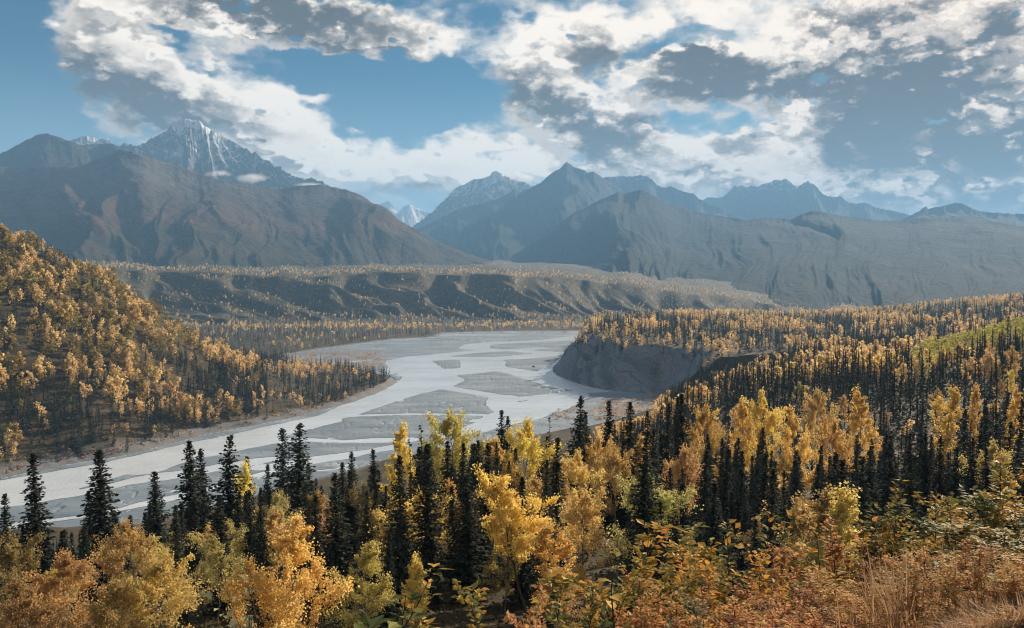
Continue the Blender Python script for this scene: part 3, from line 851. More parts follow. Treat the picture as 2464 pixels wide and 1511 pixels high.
# ------------------------------------------------------------------ mesh pieces
class Buf:
    """gathers quads (leaves, sprays) and tube quads into one mesh"""
    def __init__(self): self.v = []; self.f = []; self.t = []; self.n = 0

    def quads(self, P, tint):
        """P: (k,4,3)"""
        k = len(P)
        self.v.append(P.reshape(-1, 3)); self.f.append(np.arange(4 * k).reshape(k, 4) + self.n)
        self.t.append(np.repeat(tint, 4)); self.n += 4 * k

    def tube(self, pts, rad, sides=6, tint=.5):
        pts = np.asarray(pts, float); rad = np.asarray(rad, float); k = len(pts)
        d = np.gradient(pts, axis=0); d /= np.linalg.norm(d, axis=1)[:, None] + 1e-9
        ref = np.where(np.abs(d[:, 2:3]) > .9, np.array([[1., 0, 0]]), np.array([[0, 0, 1.]]))
        a = np.cross(d, ref); a /= np.linalg.norm(a, axis=1)[:, None] + 1e-9
        b = np.cross(d, a)
        ang = np.arange(sides) * 2 * np.pi / sides
        ring = pts[:, None] + rad[:, None, None] * (a[:, None] * np.cos(ang)[None, :, None] + b[:, None] * np.sin(ang)[None, :, None])
        i = np.arange(k * sides).reshape(k, sides)
        f = np.stack([i[:-1], np.roll(i, -1, 1)[:-1], np.roll(i, -1, 1)[1:], i[1:]], -1).reshape(-1, 4)
        self.v.append(ring.reshape(-1, 3)); self.f.append(f + self.n); self.t.append(np.full(k * sides, tint)); self.n += k * sides

    def mesh(self, name, mat, smooth=False):
        return mesh_of(name, np.concatenate(self.v), np.concatenate(self.f), (mat,), smooth, {'tint': np.concatenate(self.t)})


def unit(a): return a / (np.linalg.norm(a, axis=-1, keepdims=True) + 1e-9)


def leaf_quads(rs, C, size, aspect=.62, up=.0, droop=0.0):
    """diamond leaves at centres C, random facing"""
    k = len(C)
    d = unit(rs.normal(size=(k, 3)) + np.array([0, 0, -droop]))
    nrm = unit(rs.normal(size=(k, 3)) + np.array([0, 0, up]))
    s = unit(np.cross(d, nrm))
    L = (size * rs.uniform(.65, 1.35, k))[:, None]; W = L * aspect
    return np.stack([C - d * L * .5, C + s * W * .5, C + d * L * .5, C - s * W * .5], 1)


def spruce_mesh(seed, h=14., rad=.15, near=2, sparse=0.0):
    """narrow white spruce: whorls of drooping boughs set with needle sprays"""
    rs = np.random.RandomState(seed); cr = Buf(); tk = Buf()
    zz = np.linspace(0, h, 9)
    bend = rs.uniform(-.012, .012, 2) * h
    tx = lambda z: np.stack([bend[0] * (z / h) ** 2, bend[1] * (z / h) ** 2], -1)
    tk.tube(np.c_[tx(zz), zz], .012 * h * (1 - zz / h * .96), 6)
    step = {2: .27, 1: .40, 0: .8}[near]
    z = h * rs.uniform(.03, .08)
    bulge = rs.uniform(.75, 1.15, 14)
    nb = {2: 7, 1: 6, 0: 5}[near]
    while z < h * .992:
        q = z / h
        prof = (1 - q) ** .78 * (.55 + .45 * min(1, q / .18)) * np.interp(q, np.linspace(0, 1, 14), bulge)
        R = rad * h * prof + .10 + .02 * h * (1 - q) * 0
        k = nb if q < .85 else max(3, nb - 2)
        a0 = rs.uniform(0, 6.28)
        for j in range(k):
            if rs.rand() < sparse: continue
            a = a0 + j * 6.283 / k + rs.normal() * .22
            L = R * rs.uniform(.55, 1.2)
            drp = rs.uniform(.12, .42) * (1 - q) + (-.55 if q > .9 else -.05 * q)
            m = {2: max(3, int(L / .17)), 1: max(2, int(L / .34)), 0: 2}[near]
            s = (np.arange(m) + rs.uniform(.25, .9, m)) / m
            dirv = np.array([math.cos(a), math.sin(a)])
            ctr = np.c_[tx(np.full(m, z)) + dirv * (s * L)[:, None], z - drp * L * s ** 1.2 + .06 * L * s ** 3]
            sz = {2: .40, 1: .66, 0: 1.3}[near] * (.55 + .45 * (1 - q)) * (1 if near else .85)
            reps = 2 if near else 1
            for _ in range(reps):
                c = ctr + rs.normal(size=ctr.shape) * sz * .16
                d = unit(np.c_[np.tile(dirv, (m, 1)) + rs.normal(size=(m, 2)) * .45, -drp - .15 + rs.normal(size=m) * .3])
                nrm = unit(np.c_[rs.normal(size=(m, 2)) * .5, np.full(m, 1.)])
                sd = unit(np.cross(d, nrm))
                Lq = sz * rs.uniform(.7, 1.25, (m, 1)); Wq = Lq * rs.uniform(.32, .5, (m, 1))
                P = np.stack([c - d * Lq * .45, c + sd * Wq - [0, 0, .05 * sz], c + d * Lq * .6, c - sd * Wq - [0, 0, .05 * sz]], 1)
                cr.quads(P, rs.rand(m))
        z += step * rs.uniform(.75, 1.3) * (.6 + .4 * (1 - q))
    return cr, tk


def dead_spruce_mesh(seed, h=12.):
    rs = np.random.RandomState(seed); cr = Buf(); tk = Buf()
    zz = np.linspace(0, h, 8); tk.tube(np.c_[zz * 0, zz * 0, zz], .010 * h * (1 - zz / h * .95), 5)
    z = .12 * h
    while z < h * .96:
        a = rs.uniform(0, 6.28); L = .085 * h * (1 - z / h) ** .7 * rs.uniform(.4, 1.2) + .12
        e = np.array([math.cos(a) * L, math.sin(a) * L, -.35 * L])
        s = np.linspace(0, 1, 3)[:, None]
        cr.tube(np.array([[0, 0, z]]) + s * e, [.03, .022, .01], 3)
        if rs.rand() < .6:
            cr.quads(leaf_quads(rs, np.array([[0, 0, z]]) + rs.uniform(.3, 1, (5, 1)) * e, .26), rs.rand(5))
        z += rs.uniform(.10, .26)
    return cr, tk


def broadleaf_mesh(seed, h=11., width=.42, leaf=.13, leaves=15000, low=.22, lean=0., spire=.5, limbs=18, sub=6, open_=.3):
    """birch / balsam poplar: trunk, rising limbs, twigs, then leaves clustered on the twigs"""
    rs = np.random.RandomState(seed); cr = Buf(); tk = Buf()
    zz = np.linspace(0, 1, 10)
    wob = np.cumsum(rs.normal(size=(10, 2)) * .013 * h, 0); wob -= wob[0]
    trunk = np.c_[wob[:, 0] + lean * h * zz ** 1.3, wob[:, 1], zz * h * .95]
    tk.tube(trunk, .0125 * h * (1 - zz * .93), 6)
    tw = []; wt = []
    for i in range(limbs):
        q = low + (1 - low) * ((i + rs.uniform(0, .9)) / limbs) ** .85 * .97
        b = np.array([np.interp(q, zz, trunk[:, c]) for c in range(3)])
        prof = (math.sin(math.pi * min(1, ((q - low) / (1 - low)) * (1 - spire * .42) + .22 + spire * .12)) ** .8)
        L = width * h * .62 * max(prof, .18) * rs.uniform(.6, 1.15)
        a = i * 2.4 + rs.normal() * .5
        el = math.radians(rs.uniform(22, 52) + 28 * q * spire)
        d = np.array([math.cos(a) * math.cos(el), math.sin(a) * math.cos(el), math.sin(el)])
        s = np.linspace(0, 1, 5)[:, None]
        curve = b + d * L * s + np.array([0, 0, .20 * L]) * s ** 2 + rs.normal(size=3) * .06 * L * s
        tk.tube(curve, .0045 * h * (1 - q * .55) * np.array([1, .75, .5, .3, .12]), 4)
        for j in range(sub):
            ss = rs.uniform(.28, 1.0)
            p0 = np.array([np.interp(ss, s[:, 0], curve[:, c]) for c in range(3)])
            dd = unit(d * .8 + rs.normal(size=3) * .75 + np.array([0, 0, .30]))
            l2 = L * rs.uniform(.2, .48) + .25
            p1 = p0 + dd * l2
            tk.tube(np.stack([p0, (p0 + p1) / 2 + rs.normal(size=3) * .05 * l2, p1]), .0012 * h * np.array([1, .6, .2]), 3)
            tw.append((p0, p1)); wt.append(l2 * rs.uniform(1 - open_ * 2, 1 + open_))
        tw.append((curve[2], curve[4])); wt.append(L * .35)
    top = trunk[-1]
    for j in range(5):
        dd = unit(np.array([0, 0, 1.2]) + rs.normal(size=3) * .5); tw.append((top - [0, 0, .1 * h], top + dd * .05 * h)); wt.append(.6)
    wt = np.clip(np.array(wt), .05, None); wt /= wt.sum()
    A = np.array([t[0] for t in tw]); B = np.array([t[1] for t in tw])
    pick = rs.choice(len(tw), leaves, p=wt)
    s = rs.uniform(.1, 1.08, leaves)[:, None]
    ln = np.linalg.norm(B - A, axis=1)[pick][:, None]
    C = A[pick] + (B - A)[pick] * s + rs.normal(size=(leaves, 3)) * np.clip(ln * .14, .09, .32)
    clump = rs.rand(len(tw))[pick]
    cr.quads(leaf_quads(rs, C, leaf, .75, .3, .5), np.clip(.5 * clump + .5 * rs.rand(leaves), 0, 1))
    return cr, tk


class Kind:
    """one tree variant: crown and trunk data shared by its copies"""
    def __init__(self, name, cr, tk, h, leafm, barkm, joined=False):
        self.h = h; self.joined = joined
        v = np.concatenate(cr.v)
        self.w = 2 * np.percentile(np.hypot(v[:, 0], v[:, 1]), 92)
        if joined:
            n0 = sum(len(f) for f in cr.f)
            b = Buf(); b.v = cr.v + tk.v; b.f = cr.f + [f + cr.n for f in tk.f]; b.t = cr.t + tk.t
            self.me = b.mesh(name, leafm); self.me.materials.append(barkm)
            mi = np.zeros(len(self.me.polygons), np.int32); mi[n0:] = 1
            self.me.polygons.foreach_set('material_index', mi)
        else:
            self.crown = cr.mesh(name + '_crown', leafm); self.trunk = tk.mesh(name + '_trunk', barkm, True)


def mk(name, fn, leafm, barkm, seeds, joined=False, **kw):
    return [Kind(name, *fn(s, **kw), kw.get('h', 12.), leafm, barkm, joined) for s in seeds]


SP_NEAR = mk('spruce', spruce_mesh, M_NEEDLE, M_SPRUCE, (1, 2, 3, 4), h=15., rad=.145, near=2) + mk('spruce', spruce_mesh, M_NEEDLE, M_SPRUCE, (5,), h=15., rad=.17, near=2, sparse=.25)
SP_MID = mk('spruce', spruce_mesh, M_NEEDLE, M_SPRUCE, (11, 12, 13), h=14., rad=.135, near=1) + mk('spruce', spruce_mesh, M_NEEDLE, M_SPRUCE, (15, 16), h=14., rad=.175, near=1, sparse=.12) + mk('spruce', spruce_mesh, M_NEEDLE, M_SPRUCE, (17,), h=14., rad=.10, near=1)
SP_FAR = mk('spruce', spruce_mesh, M_NEEDLE, M_SPRUCE, (21, 22, 23), True, h=13., rad=.115, near=0)
SP_DEAD = mk('dead_spruce', dead_spruce_mesh, M_SPRUCE, M_SPRUCE, (31, 32), h=12.)
BL_NEAR = mk('birch', broadleaf_mesh, M_LEAF, M_BIRCH, (41, 42, 43, 44), h=10., width=.64, leaf=.16, leaves=11500, limbs=18, sub=6, low=.14, spire=.25, open_=.5)
BL_TALL = mk('birch', broadleaf_mesh, M_LEAF, M_BIRCH, (51, 52, 53), h=12., width=.34, leaf=.17, leaves=8000, limbs=22, sub=5, low=.16, spire=.8, open_=.45)
BL_MID = mk('birch', broadleaf_mesh, M_LEAF, M_BIRCH, (61, 62, 63, 64), h=11., width=.46, leaf=.27, leaves=3800, limbs=16, sub=5, low=.16, spire=.5)
BL_FAR = mk('birch', broadleaf_mesh, M_LEAF, M_BIRCH, (71, 72, 73), True, h=10., width=.50, leaf=.75, leaves=520, limbs=9, sub=3, low=.12, spire=.5)
BL_LEAN = mk('birch', broadleaf_mesh, M_LEAF, M_SPRUCE, (81,), h=10., width=.44, leaf=.14, leaves=12000, limbs=16, sub=6, low=.42, lean=-.24, spire=.6)

NRS = np.random.RandomState(2024)


def plant_tree(name, kind, x, y, z, h, color, label, cat, group, wscale=1.0, rot=None):
    s = h / kind.h; sw = s * wscale
    rz = NRS.uniform(0, 6.28) if rot is None else rot
    if kind.joined:
        o = link(name, kind.me); o.color = (*color, 1)
        root = o
    else:
        root = link(name, None)
        t = link('trunk', kind.trunk, root); c = link('crown', kind.crown, root)
        c.color = (*color, 1); t.color = (*color, 1)
    root.location = (x, y, z - .05 * s); root.rotation_euler = (NRS.normal() * .022, NRS.normal() * .022, rz); root.scale = (sw, sw, s)
    return tag(root, label, cat, group)


# ------------------------------------------------------------------ the trees that can be told apart near the viewpoint
# (grid u, grid v of the top, distance, sort, colour, width factor, label)
HEROES = [
    (14, 1185, 98, 'S', None, .9, 'dark spruce cut by the left edge of the picture'),
    (82, 1090, 86, 'S', None, 1.0, 'tall dark spruce standing alone between the two spruces at the far left'),
    (244, 1075, 80, 'S', None, 1.15, 'tallest and broadest dark spruce before the river on the left'),
    (214, 1180, 84, 'S', None, .8, 'thin spruce tucked close against the broadest spruce on the left'),
    (160, 1270, 100, 'S', None, .8, 'tiny spruce tip over orange birches at the left'),
    (350, 1205, 104, 'S', None, .8, 'small spruce beside the middle spruce before the grey river'),
    (381, 1130, 95, 'S', None, 1.0, 'middle-sized spruce alone against the river between two taller groups'),
    (461, 1055, 88, 'S', None, 1.0, 'left and tallest of three close spruces before the river'),
    (491, 1075, 93, 'S', None, .85, 'middle spruce of three standing close before the river'),
    (541, 1045, 92, 'T', None, 1.0, 'thin open spruce with gaps, right of three before the river'),
    (606, 1096, 112, 'S', None, .75, 'slim spruce behind a thin pale yellow birch by the river'),
    (633, 1115, 114, 'S', None, .7, 'slim short spruce right of a thin yellow birch'),
    (676, 1025, 98, 'T', None, .9, 'narrow spruce left of the ragged spruce above the orange birch'),
    (716, 1016, 95, 'T', None, 1.1, 'ragged tall spruce over the river above the large orange birch'),
    (748, 1112, 108, 'S', None, .8, 'short spruce right of the ragged tall spruce'),
    (846, 1086, 106, 'S', None, .85, 'spruce pair left of the centre, its right and taller tree'),
    (824, 1112, 104, 'S', None, .85, 'spruce pair left of the centre, its left and darker tree'),
    (905, 1080, 102, 'S', None, .85, 'dense dark spruce left of the narrow bright yellow birch'),
    (1013, 1002, 106, 'D', None, 1.0, 'bare spruce snag between narrow yellow and large yellow green birches'),
    (945, 1040, 110, 'D', None, .9, 'small bare snag left of the narrow bright yellow birch'),
    (990, 1040, 100, 'D', None, .9, 'thin bare snag in front of the narrow bright yellow birch'),
    (1157, 1058, 96, 'S', None, .8, 'dark spruce between yellow green birch and the brightest yellow birch'),
    (1130, 1140, 74, 'S', None, 1.15, 'broad black spruce in the centre below the yellow green birch'),
    (1092, 1170, 80, 'S', None, 1.0, 'shaded spruce left of the broad black spruce in the centre'),
    (1204, 985, 110, 'S', None, .75, 'spruce rising through the brightest yellow birch, taller of two'),
    (1223, 1002, 112, 'S', None, .7, 'spruce rising through the brightest yellow birch, shorter of two'),
    (1325, 988, 126, 'D', None, 1.0, 'lone dead snag standing against the pale river in the centre'),
    (1386, 950, 114, 'S', None, .95, 'tall dark spruce against gravel right of the dead snag'),
    (1409, 990, 116, 'S', None, .8, 'shorter spruce touching the tall spruce right of the dead snag'),
    (1467, 960, 118, 'S', None, .85, 'dark spruce midway between two taller spruces on the gravel edge'),
    (1516, 966, 112, 'S', None, .95, 'dark spruce below the cliff foot, last before the dense stand'),
    (1496, 985, 116, 'D', None, .9, 'thin bare snag beside the dark spruce below the cliff foot'),
    (1566, 990, 124, 'S', None, .75, 'first slim spruce of the dense stand under the cliff'),
    (1600, 968, 128, 'S', None, .8, 'second slim spruce of the dense stand under the cliff'),
    (1622, 952, 140, 'S', None, .8, 'taller spruce of the dense stand right under the cliff'),
    (1645, 945, 134, 'S', None, .85, 'dark spruce left of a yellow birch under the grey cliff'),
    (720, 1250, 46, 'B', ORANGE, 1.0, 'large bright orange birch at the lower left, closest full tree'),
    (598, 1345, 45, 'B', (.72, .41, .07), .8, 'low orange birch touching the large bright orange birch'),
    (20, 1285, 56, 'B', OLIVE, .9, 'olive birch cut by the left edge below the spruce'),
    (138, 1330, 50, 'B', GOLD, 1.0, 'dull golden birch in the lower left corner'),
    (60, 1390, 46, 'B', (.42, .25, .05), 1.0, 'brownish birch at the very bottom left corner'),
    (310, 1252, 60, 'B', (.50, .30, .06), .85, 'dull orange birch under the middle spruce on the left'),
    (395, 1335, 49, 'B', (.48, .29, .06), 1.05, 'broad dull golden birch beside the dark gap at lower left'),
    (270, 1400, 47, 'B', (.42, .25, .05), 1.0, 'low brown birch between two dull golden birches'),
    (520, 1290, 64, 'B', (.32, .24, .07), .9, 'olive grey birch under the three close spruces'),
    (655, 1185, 84, 'B', (.34, .27, .09), .85, 'grey olive birch behind the large bright orange birch'),
    (590, 1110, 106, 'T2', (.66, .50, .10), .8, 'thin pale yellow birch sapling against the river'),
    (762, 1180, 95, 'B', (.52, .33, .07), .75, 'dull golden birch behind the right side of the large orange birch'),
    (810, 1230, 88, 'B', (.34, .26, .07), .75, 'olive birch under the spruce pair left of the centre'),
    (885, 1310, 53, 'B', (.44, .35, .05), .95, 'yellow green birch right of the large orange birch'),
    (1003, 1330, 56, 'T2', (.60, .36, .05), 1.0, 'slim golden birch with pale stem right of yellow green birch'),
    (935, 1195, 84, 'T2', (.46, .28, .05), .8, 'rusty thin birch left of the tall pale stem'),
    (1000, 1140, 86, 'T2', (.56, .32, .06), 1.0, 'thin orange birch with a long pale stem'),
    (1080, 1155, 82, 'T2', (.56, .31, .05), .9, 'rounded orange birch right of the long pale stem'),
    (880, 1160, 98, 'B', (.33, .25, .08), .7, 'grey olive birch between spruces left of the centre'),
    (978, 1018, 109, 'T2', YELLOW, 1.0, 'narrow bright yellow birch left of the bare snag'),
    (1092, 985, 110, 'B', (.50, .42, .06), .95, 'large yellow green birch left of the centre'),
    (1265, 1008, 108, 'B', (.80, .58, .05), 1.0, 'brightest yellow birch, large, in the centre before the river'),
    (1195, 1060, 102, 'B', (.68, .42, .06), .75, 'golden birch under the two spruces in the centre'),
    (1272, 1150, 64, 'L', (.78, .50, .05), 1.0, 'bright yellow birch leaning on a bent dark trunk'),
    (1330, 1262, 61, 'T2', (.74, .45, .05), 1.3, 'small bright golden birch beside the leaning trunk'),
    (1215, 1245, 70, 'B', (.40, .30, .06), .75, 'olive birch left of the leaning trunk'),
    (1340, 1370, 52, 'B', (.46, .27, .05), .8, 'low rusty birch at the foot of the leaning trunk'),
    (1392, 1085, 100, 'B', (.62, .38, .10), .85, 'peach gold birch right of the brightest yellow birch'),
    (1330, 1100, 92, 'B', (.60, .38, .07), .75, 'golden birch behind the leaning yellow birch'),
    (1440, 1045, 112, 'B', (.62, .37, .08), .8, 'golden birch under the dark spruces before the gravel'),
    (1480, 1075, 104, 'B', (.54, .34, .08), .8, 'dull gold birch left of the large olive birch'),
    (1572, 1130, 80, 'B', (.36, .33, .08), 1.05, 'large olive green birch right of the centre'),
    (1545, 1050, 112, 'B', (.60, .37, .09), .75, 'golden birch behind the large olive green birch'),
    (1640, 1075, 108, 'B', (.62, .36, .10), .85, 'pale orange birch right of the large olive green birch'),
    (1690, 972, 150, 'B', (.70, .48, .06), .75, 'yellow birch above the dark stand under the cliff'),
    (1785, 958, 158, 'T2', (.74, .48, .06), .9, 'slim bright yellow birch left of the brightest group on the right'),
    (1838, 940, 156, 'B', (.80, .54, .07), .8, 'brilliant yellow birch in the dark spruces right of the cliff'),
    (1922, 980, 148, 'B', (.76, .50, .08), .8, 'tall yellow birch, left of two side by side among dark spruces'),
    (2002, 1006, 142, 'B', (.74, .47, .08), .75, 'tall yellow birch, right of two side by side among dark spruces'),
    (2070, 938, 168, 'T2', (.76, .48, .06), 1.2, 'golden birch high among dark spruces right of the yellow pair'),
    (1970, 935, 185, 'B', (.56, .36, .09), .8, 'flat topped peach birch behind the yellow pair'),
    (2275, 930, 158, 'T2', (.82, .54, .06), 1.2, 'ragged bright yellow birch among dark spruces at the right'),
    (2352, 925, 170, 'T2', (.72, .44, .07), .8, 'thin leaning yellow birch near the right edge'),
    (2436, 930, 168, 'T2', (.74, .46, .07), .9, 'yellow birch at the right edge among dark spruces'),
    (2388, 1060, 104, 'B', (.46, .32, .07), .8, 'dull golden birch above the leafy shrub at the right edge'),
    (1985, 1175, 62, 'T2', (.50, .34, .07), 1.3, 'low golden birch before the dark stand, left of two tops'),
    (2038, 1165, 60, 'T2', (.52, .34, .06), 1.2, 'low golden birch before the dark stand, right of two tops'),
    (1930, 1195, 66, 'T2', (.42, .28, .07), 1.1, 'small brown birch left of the low golden birches'),
]

placed = []          # x, y, crown radius of every tree set so far


def hero_trees():
    cnt = {}
    for (u, v, d, sort, colr, wf, label) in HEROES:
        dx, dy, s = (float(q) for q in ray(u, v))
        r = d / dy
        x, y = dx * r, d
        top = H + s * r
        z = float(ground_z(x, y)[0])
        h = max(top - z, 2.0)
        pool = {'S': SP_NEAR[:4], 'T': SP_NEAR[4:], 'D': SP_DEAD, 'B': BL_NEAR, 'T2': BL_TALL, 'L': BL_LEAN}[sort]
        i = cnt.get(sort, 0); cnt[sort] = i + 1
        k = pool[i % len(pool)]
        conif = sort in 'STD'
        if not conif and u < 560: col = tuple(q * k_ for q, k_ in zip(col, (.68, .70, .75)))
        ws = wf * (1.3 if sort in 'ST' else 1.0) * ((k.h / h) ** .35 if h > k.h else 1)
        col = SPRUCE if sort != 'D' else (.05, .045, .04)
        if not conif: col = tuple(min(.85, a * .92 + b * .22) for a, b in zip(colr, (.72, .66, .30)))
        rot = 0.0 if sort == 'L' else None
        nm, cat = ('dead_spruce', 'dead tree') if sort == 'D' else (('spruce_tree', 'spruce tree') if conif else ('birch_tree', 'birch tree'))
        plant_tree(nm, k, x, y, z, h, col, label, cat, {'dead_spruce': 'bare snags among the near trees', 'spruce_tree': 'spruces standing near the viewpoint', 'birch_tree': 'autumn birches near the viewpoint'}[nm], ws, rot)
        placed.append((x, y, .5 * k.w * ws * h / k.h, not conif))


hero_trees()


# ------------------------------------------------------------------ the forests
def scatter():
    """tree spots over the whole valley: x, y, conifer?, height, colour index"""
    rs = np.random.RandomState(99)
    out = []

    def region(n, u0, u1, d0, d1, keep, power=1.0):
        u = rs.uniform(u0, u1, n)
        d = (d0 ** (power + 1) + (d1 ** (power + 1) - d0 ** (power + 1)) * rs.rand(n)) ** (1 / (power + 1))
        x = (u - CU) / F * d; y = d
        z, sd, cl, t = ground_parts(x, y)
        r = np.hypot(x, y)
        m, con, h, c = keep(u, d, x, y, z, sd, t, r)
        m &= sd > 3
        out.append(np.stack([x, y, z, con.astype(float), h, c, sd], 1)[m])

    def near(u, d, x, y, z, sd, t, r):
        pb = .5 + .35 * fbm(x / 45, y / 45, 2, 201) - .18
        pb = np.where(u > 1650, .04 + .14 * (fbm(x / 38, y / 38, 2, 203) > .3), np.where(u < 560, .40, pb))
        con = rs.rand(len(u)) > pb
        h = np.where(con, 6 + 10 * rs.rand(len(u)) ** 1.2, rs.uniform(6, 11, len(u)))
        return np.ones(len(u), bool), con, h, rs.rand(len(u))
    region(760, -150, 2620, 62, 150, near)
    region(1500, -150, 2620, 150, 330, near)

    def right(u, d, x, y, z, sd, t, r):
        patch = fbm(x / 90, y / 130, 3, 211)
        pb = np.clip(.05 + .50 * patch, .03, .7)
        pb = np.where((d > 420), np.clip(.09 + .85 * patch, .04, .8), pb)
        lime = (u > 2190) & (z > 52) & (d > 430) & (d < 760)
        pb = np.where(lime, .97, pb)
        pb = np.where((sd < 55) & (d > 700), np.maximum(pb, .25), pb)
        con = rs.rand(len(u)) > pb
        h = np.where(con, 8 + 11 * rs.rand(len(u)) ** 1.3, rs.uniform(8, 15, len(u)))
        h = np.where(lime & ~con, rs.uniform(5, 8, len(u)), h)
        keep = (sd > 24) | (d < 650)
        keep &= ~((sd < 27) & (u < 1800) & (d > 700))
        c = np.where(lime, 2 + rs.rand(len(u)), rs.rand(len(u)))
        return keep, con, h, c
    region(3600, 1480, 2640, 330, 700, right)
    region(6500, 1340, 2640, 700, 1500, right)
    region(3200, 1600, 2640, 1500, 1950, lambda u, d, x, y, z, sd, t, r: (rs.rand(len(u)) < .95, rs.rand(len(u)) > np.clip(.62 + .8 * fbm(x / 120, y / 120, 2, 217), .05, .95), rs.uniform(6, 11, len(u)), rs.rand(len(u))))
    region(900, 1400, 1700, 330, 820, lambda u, d, x, y, z, sd, t, r: (sd > 8, rs.rand(len(u)) > .35, rs.uniform(6, 12, len(u)), rs.rand(len(u))))

    def hillside(u, d, x, y, z, sd, t, r):
        patch = fbm(x / 55, y / 75, 3, 221)
        up = sstep(8, 60, z)
        pb = np.clip(.05 + .66 * up + .80 * patch, .04, .92)
        con = rs.rand(len(u)) > pb
        cl_ = np.clip(.9 + .5 * fbm(x / 22, y / 22, 2, 225), .5, 1.3)
        h = np.where(con, rs.uniform(9, 20, len(u)) * (1 - .3 * up), rs.uniform(8, 18, len(u)) * cl_)
        bare = (fbm(x / 50, y / 60, 3, 223) > .46) & (z < 75) & (z > 14) | (fbm(x / 18, y / 18, 2, 227) > .55)
        c = np.where(rs.rand(len(u)) < .25 + .3 * up, 4 + rs.rand(len(u)), rs.rand(len(u)))
        return (sd > 7) & ~bare & (sd > 7), con, h, c
    region(6200, -320, 640, 470, 1000, hillside)

    region(1500, -300, 760, 480, 960, lambda u, d, x, y, z, sd, t, r: ((sd > 3) & (sd < 34), rs.rand(len(u)) < .8, rs.uniform(5, 13, len(u)), rs.rand(len(u))))

    def flats(u, d, x, y, z, sd, t, r):
        patch = fbm(x / 120, y / 160, 3, 231)
        con = rs.rand(len(u)) > np.clip(.16 + .5 * patch + .75 * sstep(1760, 1830, d) * sstep(1960, 1900, d), .05, .95)
        h = np.where(con, rs.uniform(8, 14, len(u)), rs.uniform(6, 10, len(u)))
        gap = (fbm(x / 100, y / 70, 3, 233) > .38)
        return (sd > 6) & ~gap & (z < 14) & (rs.rand(len(u)) < np.where(sd < 30, 1, .8)), con, h, rs.rand(len(u))
    region(2600, 430, 960, 760, 1250, flats)
    region(9000, 200, 1800, 1250, 2300, flats)

    def bluff(u, d, x, y, z, sd, t, r):
        g = fbm(x / 70, y / 70, 3, 241)
        con = rs.rand(len(u)) > np.clip(.10 + .45 * g + .10 * (t >= 1), .03, .7)
        h = rs.uniform(5, 10, len(u))
        return (rs.rand(len(u)) < np.where(t >= 1, .55, .62) * np.clip(.75 + g, .2, 1)), con, h, rs.rand(len(u))
    region(48000, 100, 2100, 2150, 3300, bluff)
    region(9000, 100, 1900, 3300, 4300, bluff)
    return np.concatenate(out)


GOLDS = [(.78, .55, .17), (.82, .62, .15), (.80, .53, .23), (.72, .49, .16), (.60, .48, .17), (.82, .58, .27)]


TONES = ['golden', 'yellow', 'peach', 'amber', 'dull gold', 'pale peach']
SHORT = [  # landmark trees: grid u, grid v of the crown, distance, name
    (82, 1150, 86, 'tall far left spruce'), (244, 1150, 80, 'broadest left spruce'), (381, 1200, 95, 'middle spruce before the river'), (461, 1150, 88, 'three close spruces'),
    (541, 1150, 92, 'thin open spruce'), (606, 1160, 112, 'thin pale yellow birch'), (716, 1100, 95, 'ragged tall spruce'), (720, 1340, 46, 'large orange birch'), (838, 1160, 106, 'spruce pair'),
    (905, 1140, 102, 'dense spruce left of centre'), (978, 1090, 109, 'narrow bright yellow birch'), (1013, 1080, 106, 'bare snag'), (1092, 1070, 110, 'large yellow green birch'), (1130, 1230, 74, 'broad black spruce'),
    (1265, 1080, 108, 'brightest yellow birch'), (1272, 1230, 64, 'leaning yellow birch'), (1325, 1030, 126, 'lone dead snag'), (1386, 1010, 114, 'tall spruce before the gravel'), (1440, 1100, 112, 'golden birch under dark spruces'),
    (1516, 1020, 112, 'spruce below the cliff foot'), (1572, 1200, 80, 'large olive birch'), (1640, 1120, 108, 'pale orange birch'), (1690, 1020, 150, 'yellow birch under the cliff'), (1785, 1020, 158, 'slim yellow birch'),
    (1838, 1000, 156, 'brilliant yellow birch'), (1960, 1060, 146, 'yellow birch pair'), (2070, 1000, 168, 'high golden birch'), (1970, 960, 185, 'flat topped peach birch'), (2275, 990, 158, 'ragged yellow birch'), (2352, 980, 170, 'thin leaning yellow birch'),
    (2436, 990, 168, 'yellow birch at the edge'), (2388, 1120, 104, 'dull golden birch'), (2010, 1230, 61, 'low golden birches'), (310, 1320, 60, 'dull orange birch'), (138, 1400, 50, 'corner birch'), (885, 1380, 53, 'yellow green bush birch'),
    (1742, 1200, 90, 'upright dark sapling'), (1868, 1190, 90, 'twin leaning shoots'), (2172, 1150, 90, 'tallest thin shoot'), (2258, 1160, 90, 'bare stemmed sapling'), (2430, 1110, 90, 'tall right edge willow')]


def near_label(u, v, d, con, h, tone, full):
    best = min(SHORT, key=lambda q: ((q[0] - u) / 1.0) ** 2 + ((q[1] - v) / 1.3) ** 2 + ((q[2] - d) * .4) ** 2)
    du = u - best[0]
    dist = 'just' if abs(du) < 40 else 'well'
    rel = ('behind' if d > best[2] else 'in front of') if abs(du) < 16 else f'{dist} right of' if du > 0 else f'{dist} left of'
    size = 'short' if h < (9 if con else 7.5) else 'tall' if h > (12.5 if con else 10) else 'mid-height'
    body = ('full dark spruce' if full else 'slim dark spruce') if con else f'{tone} birch'
    return f'{size} {body} {rel} the {best[3]}'


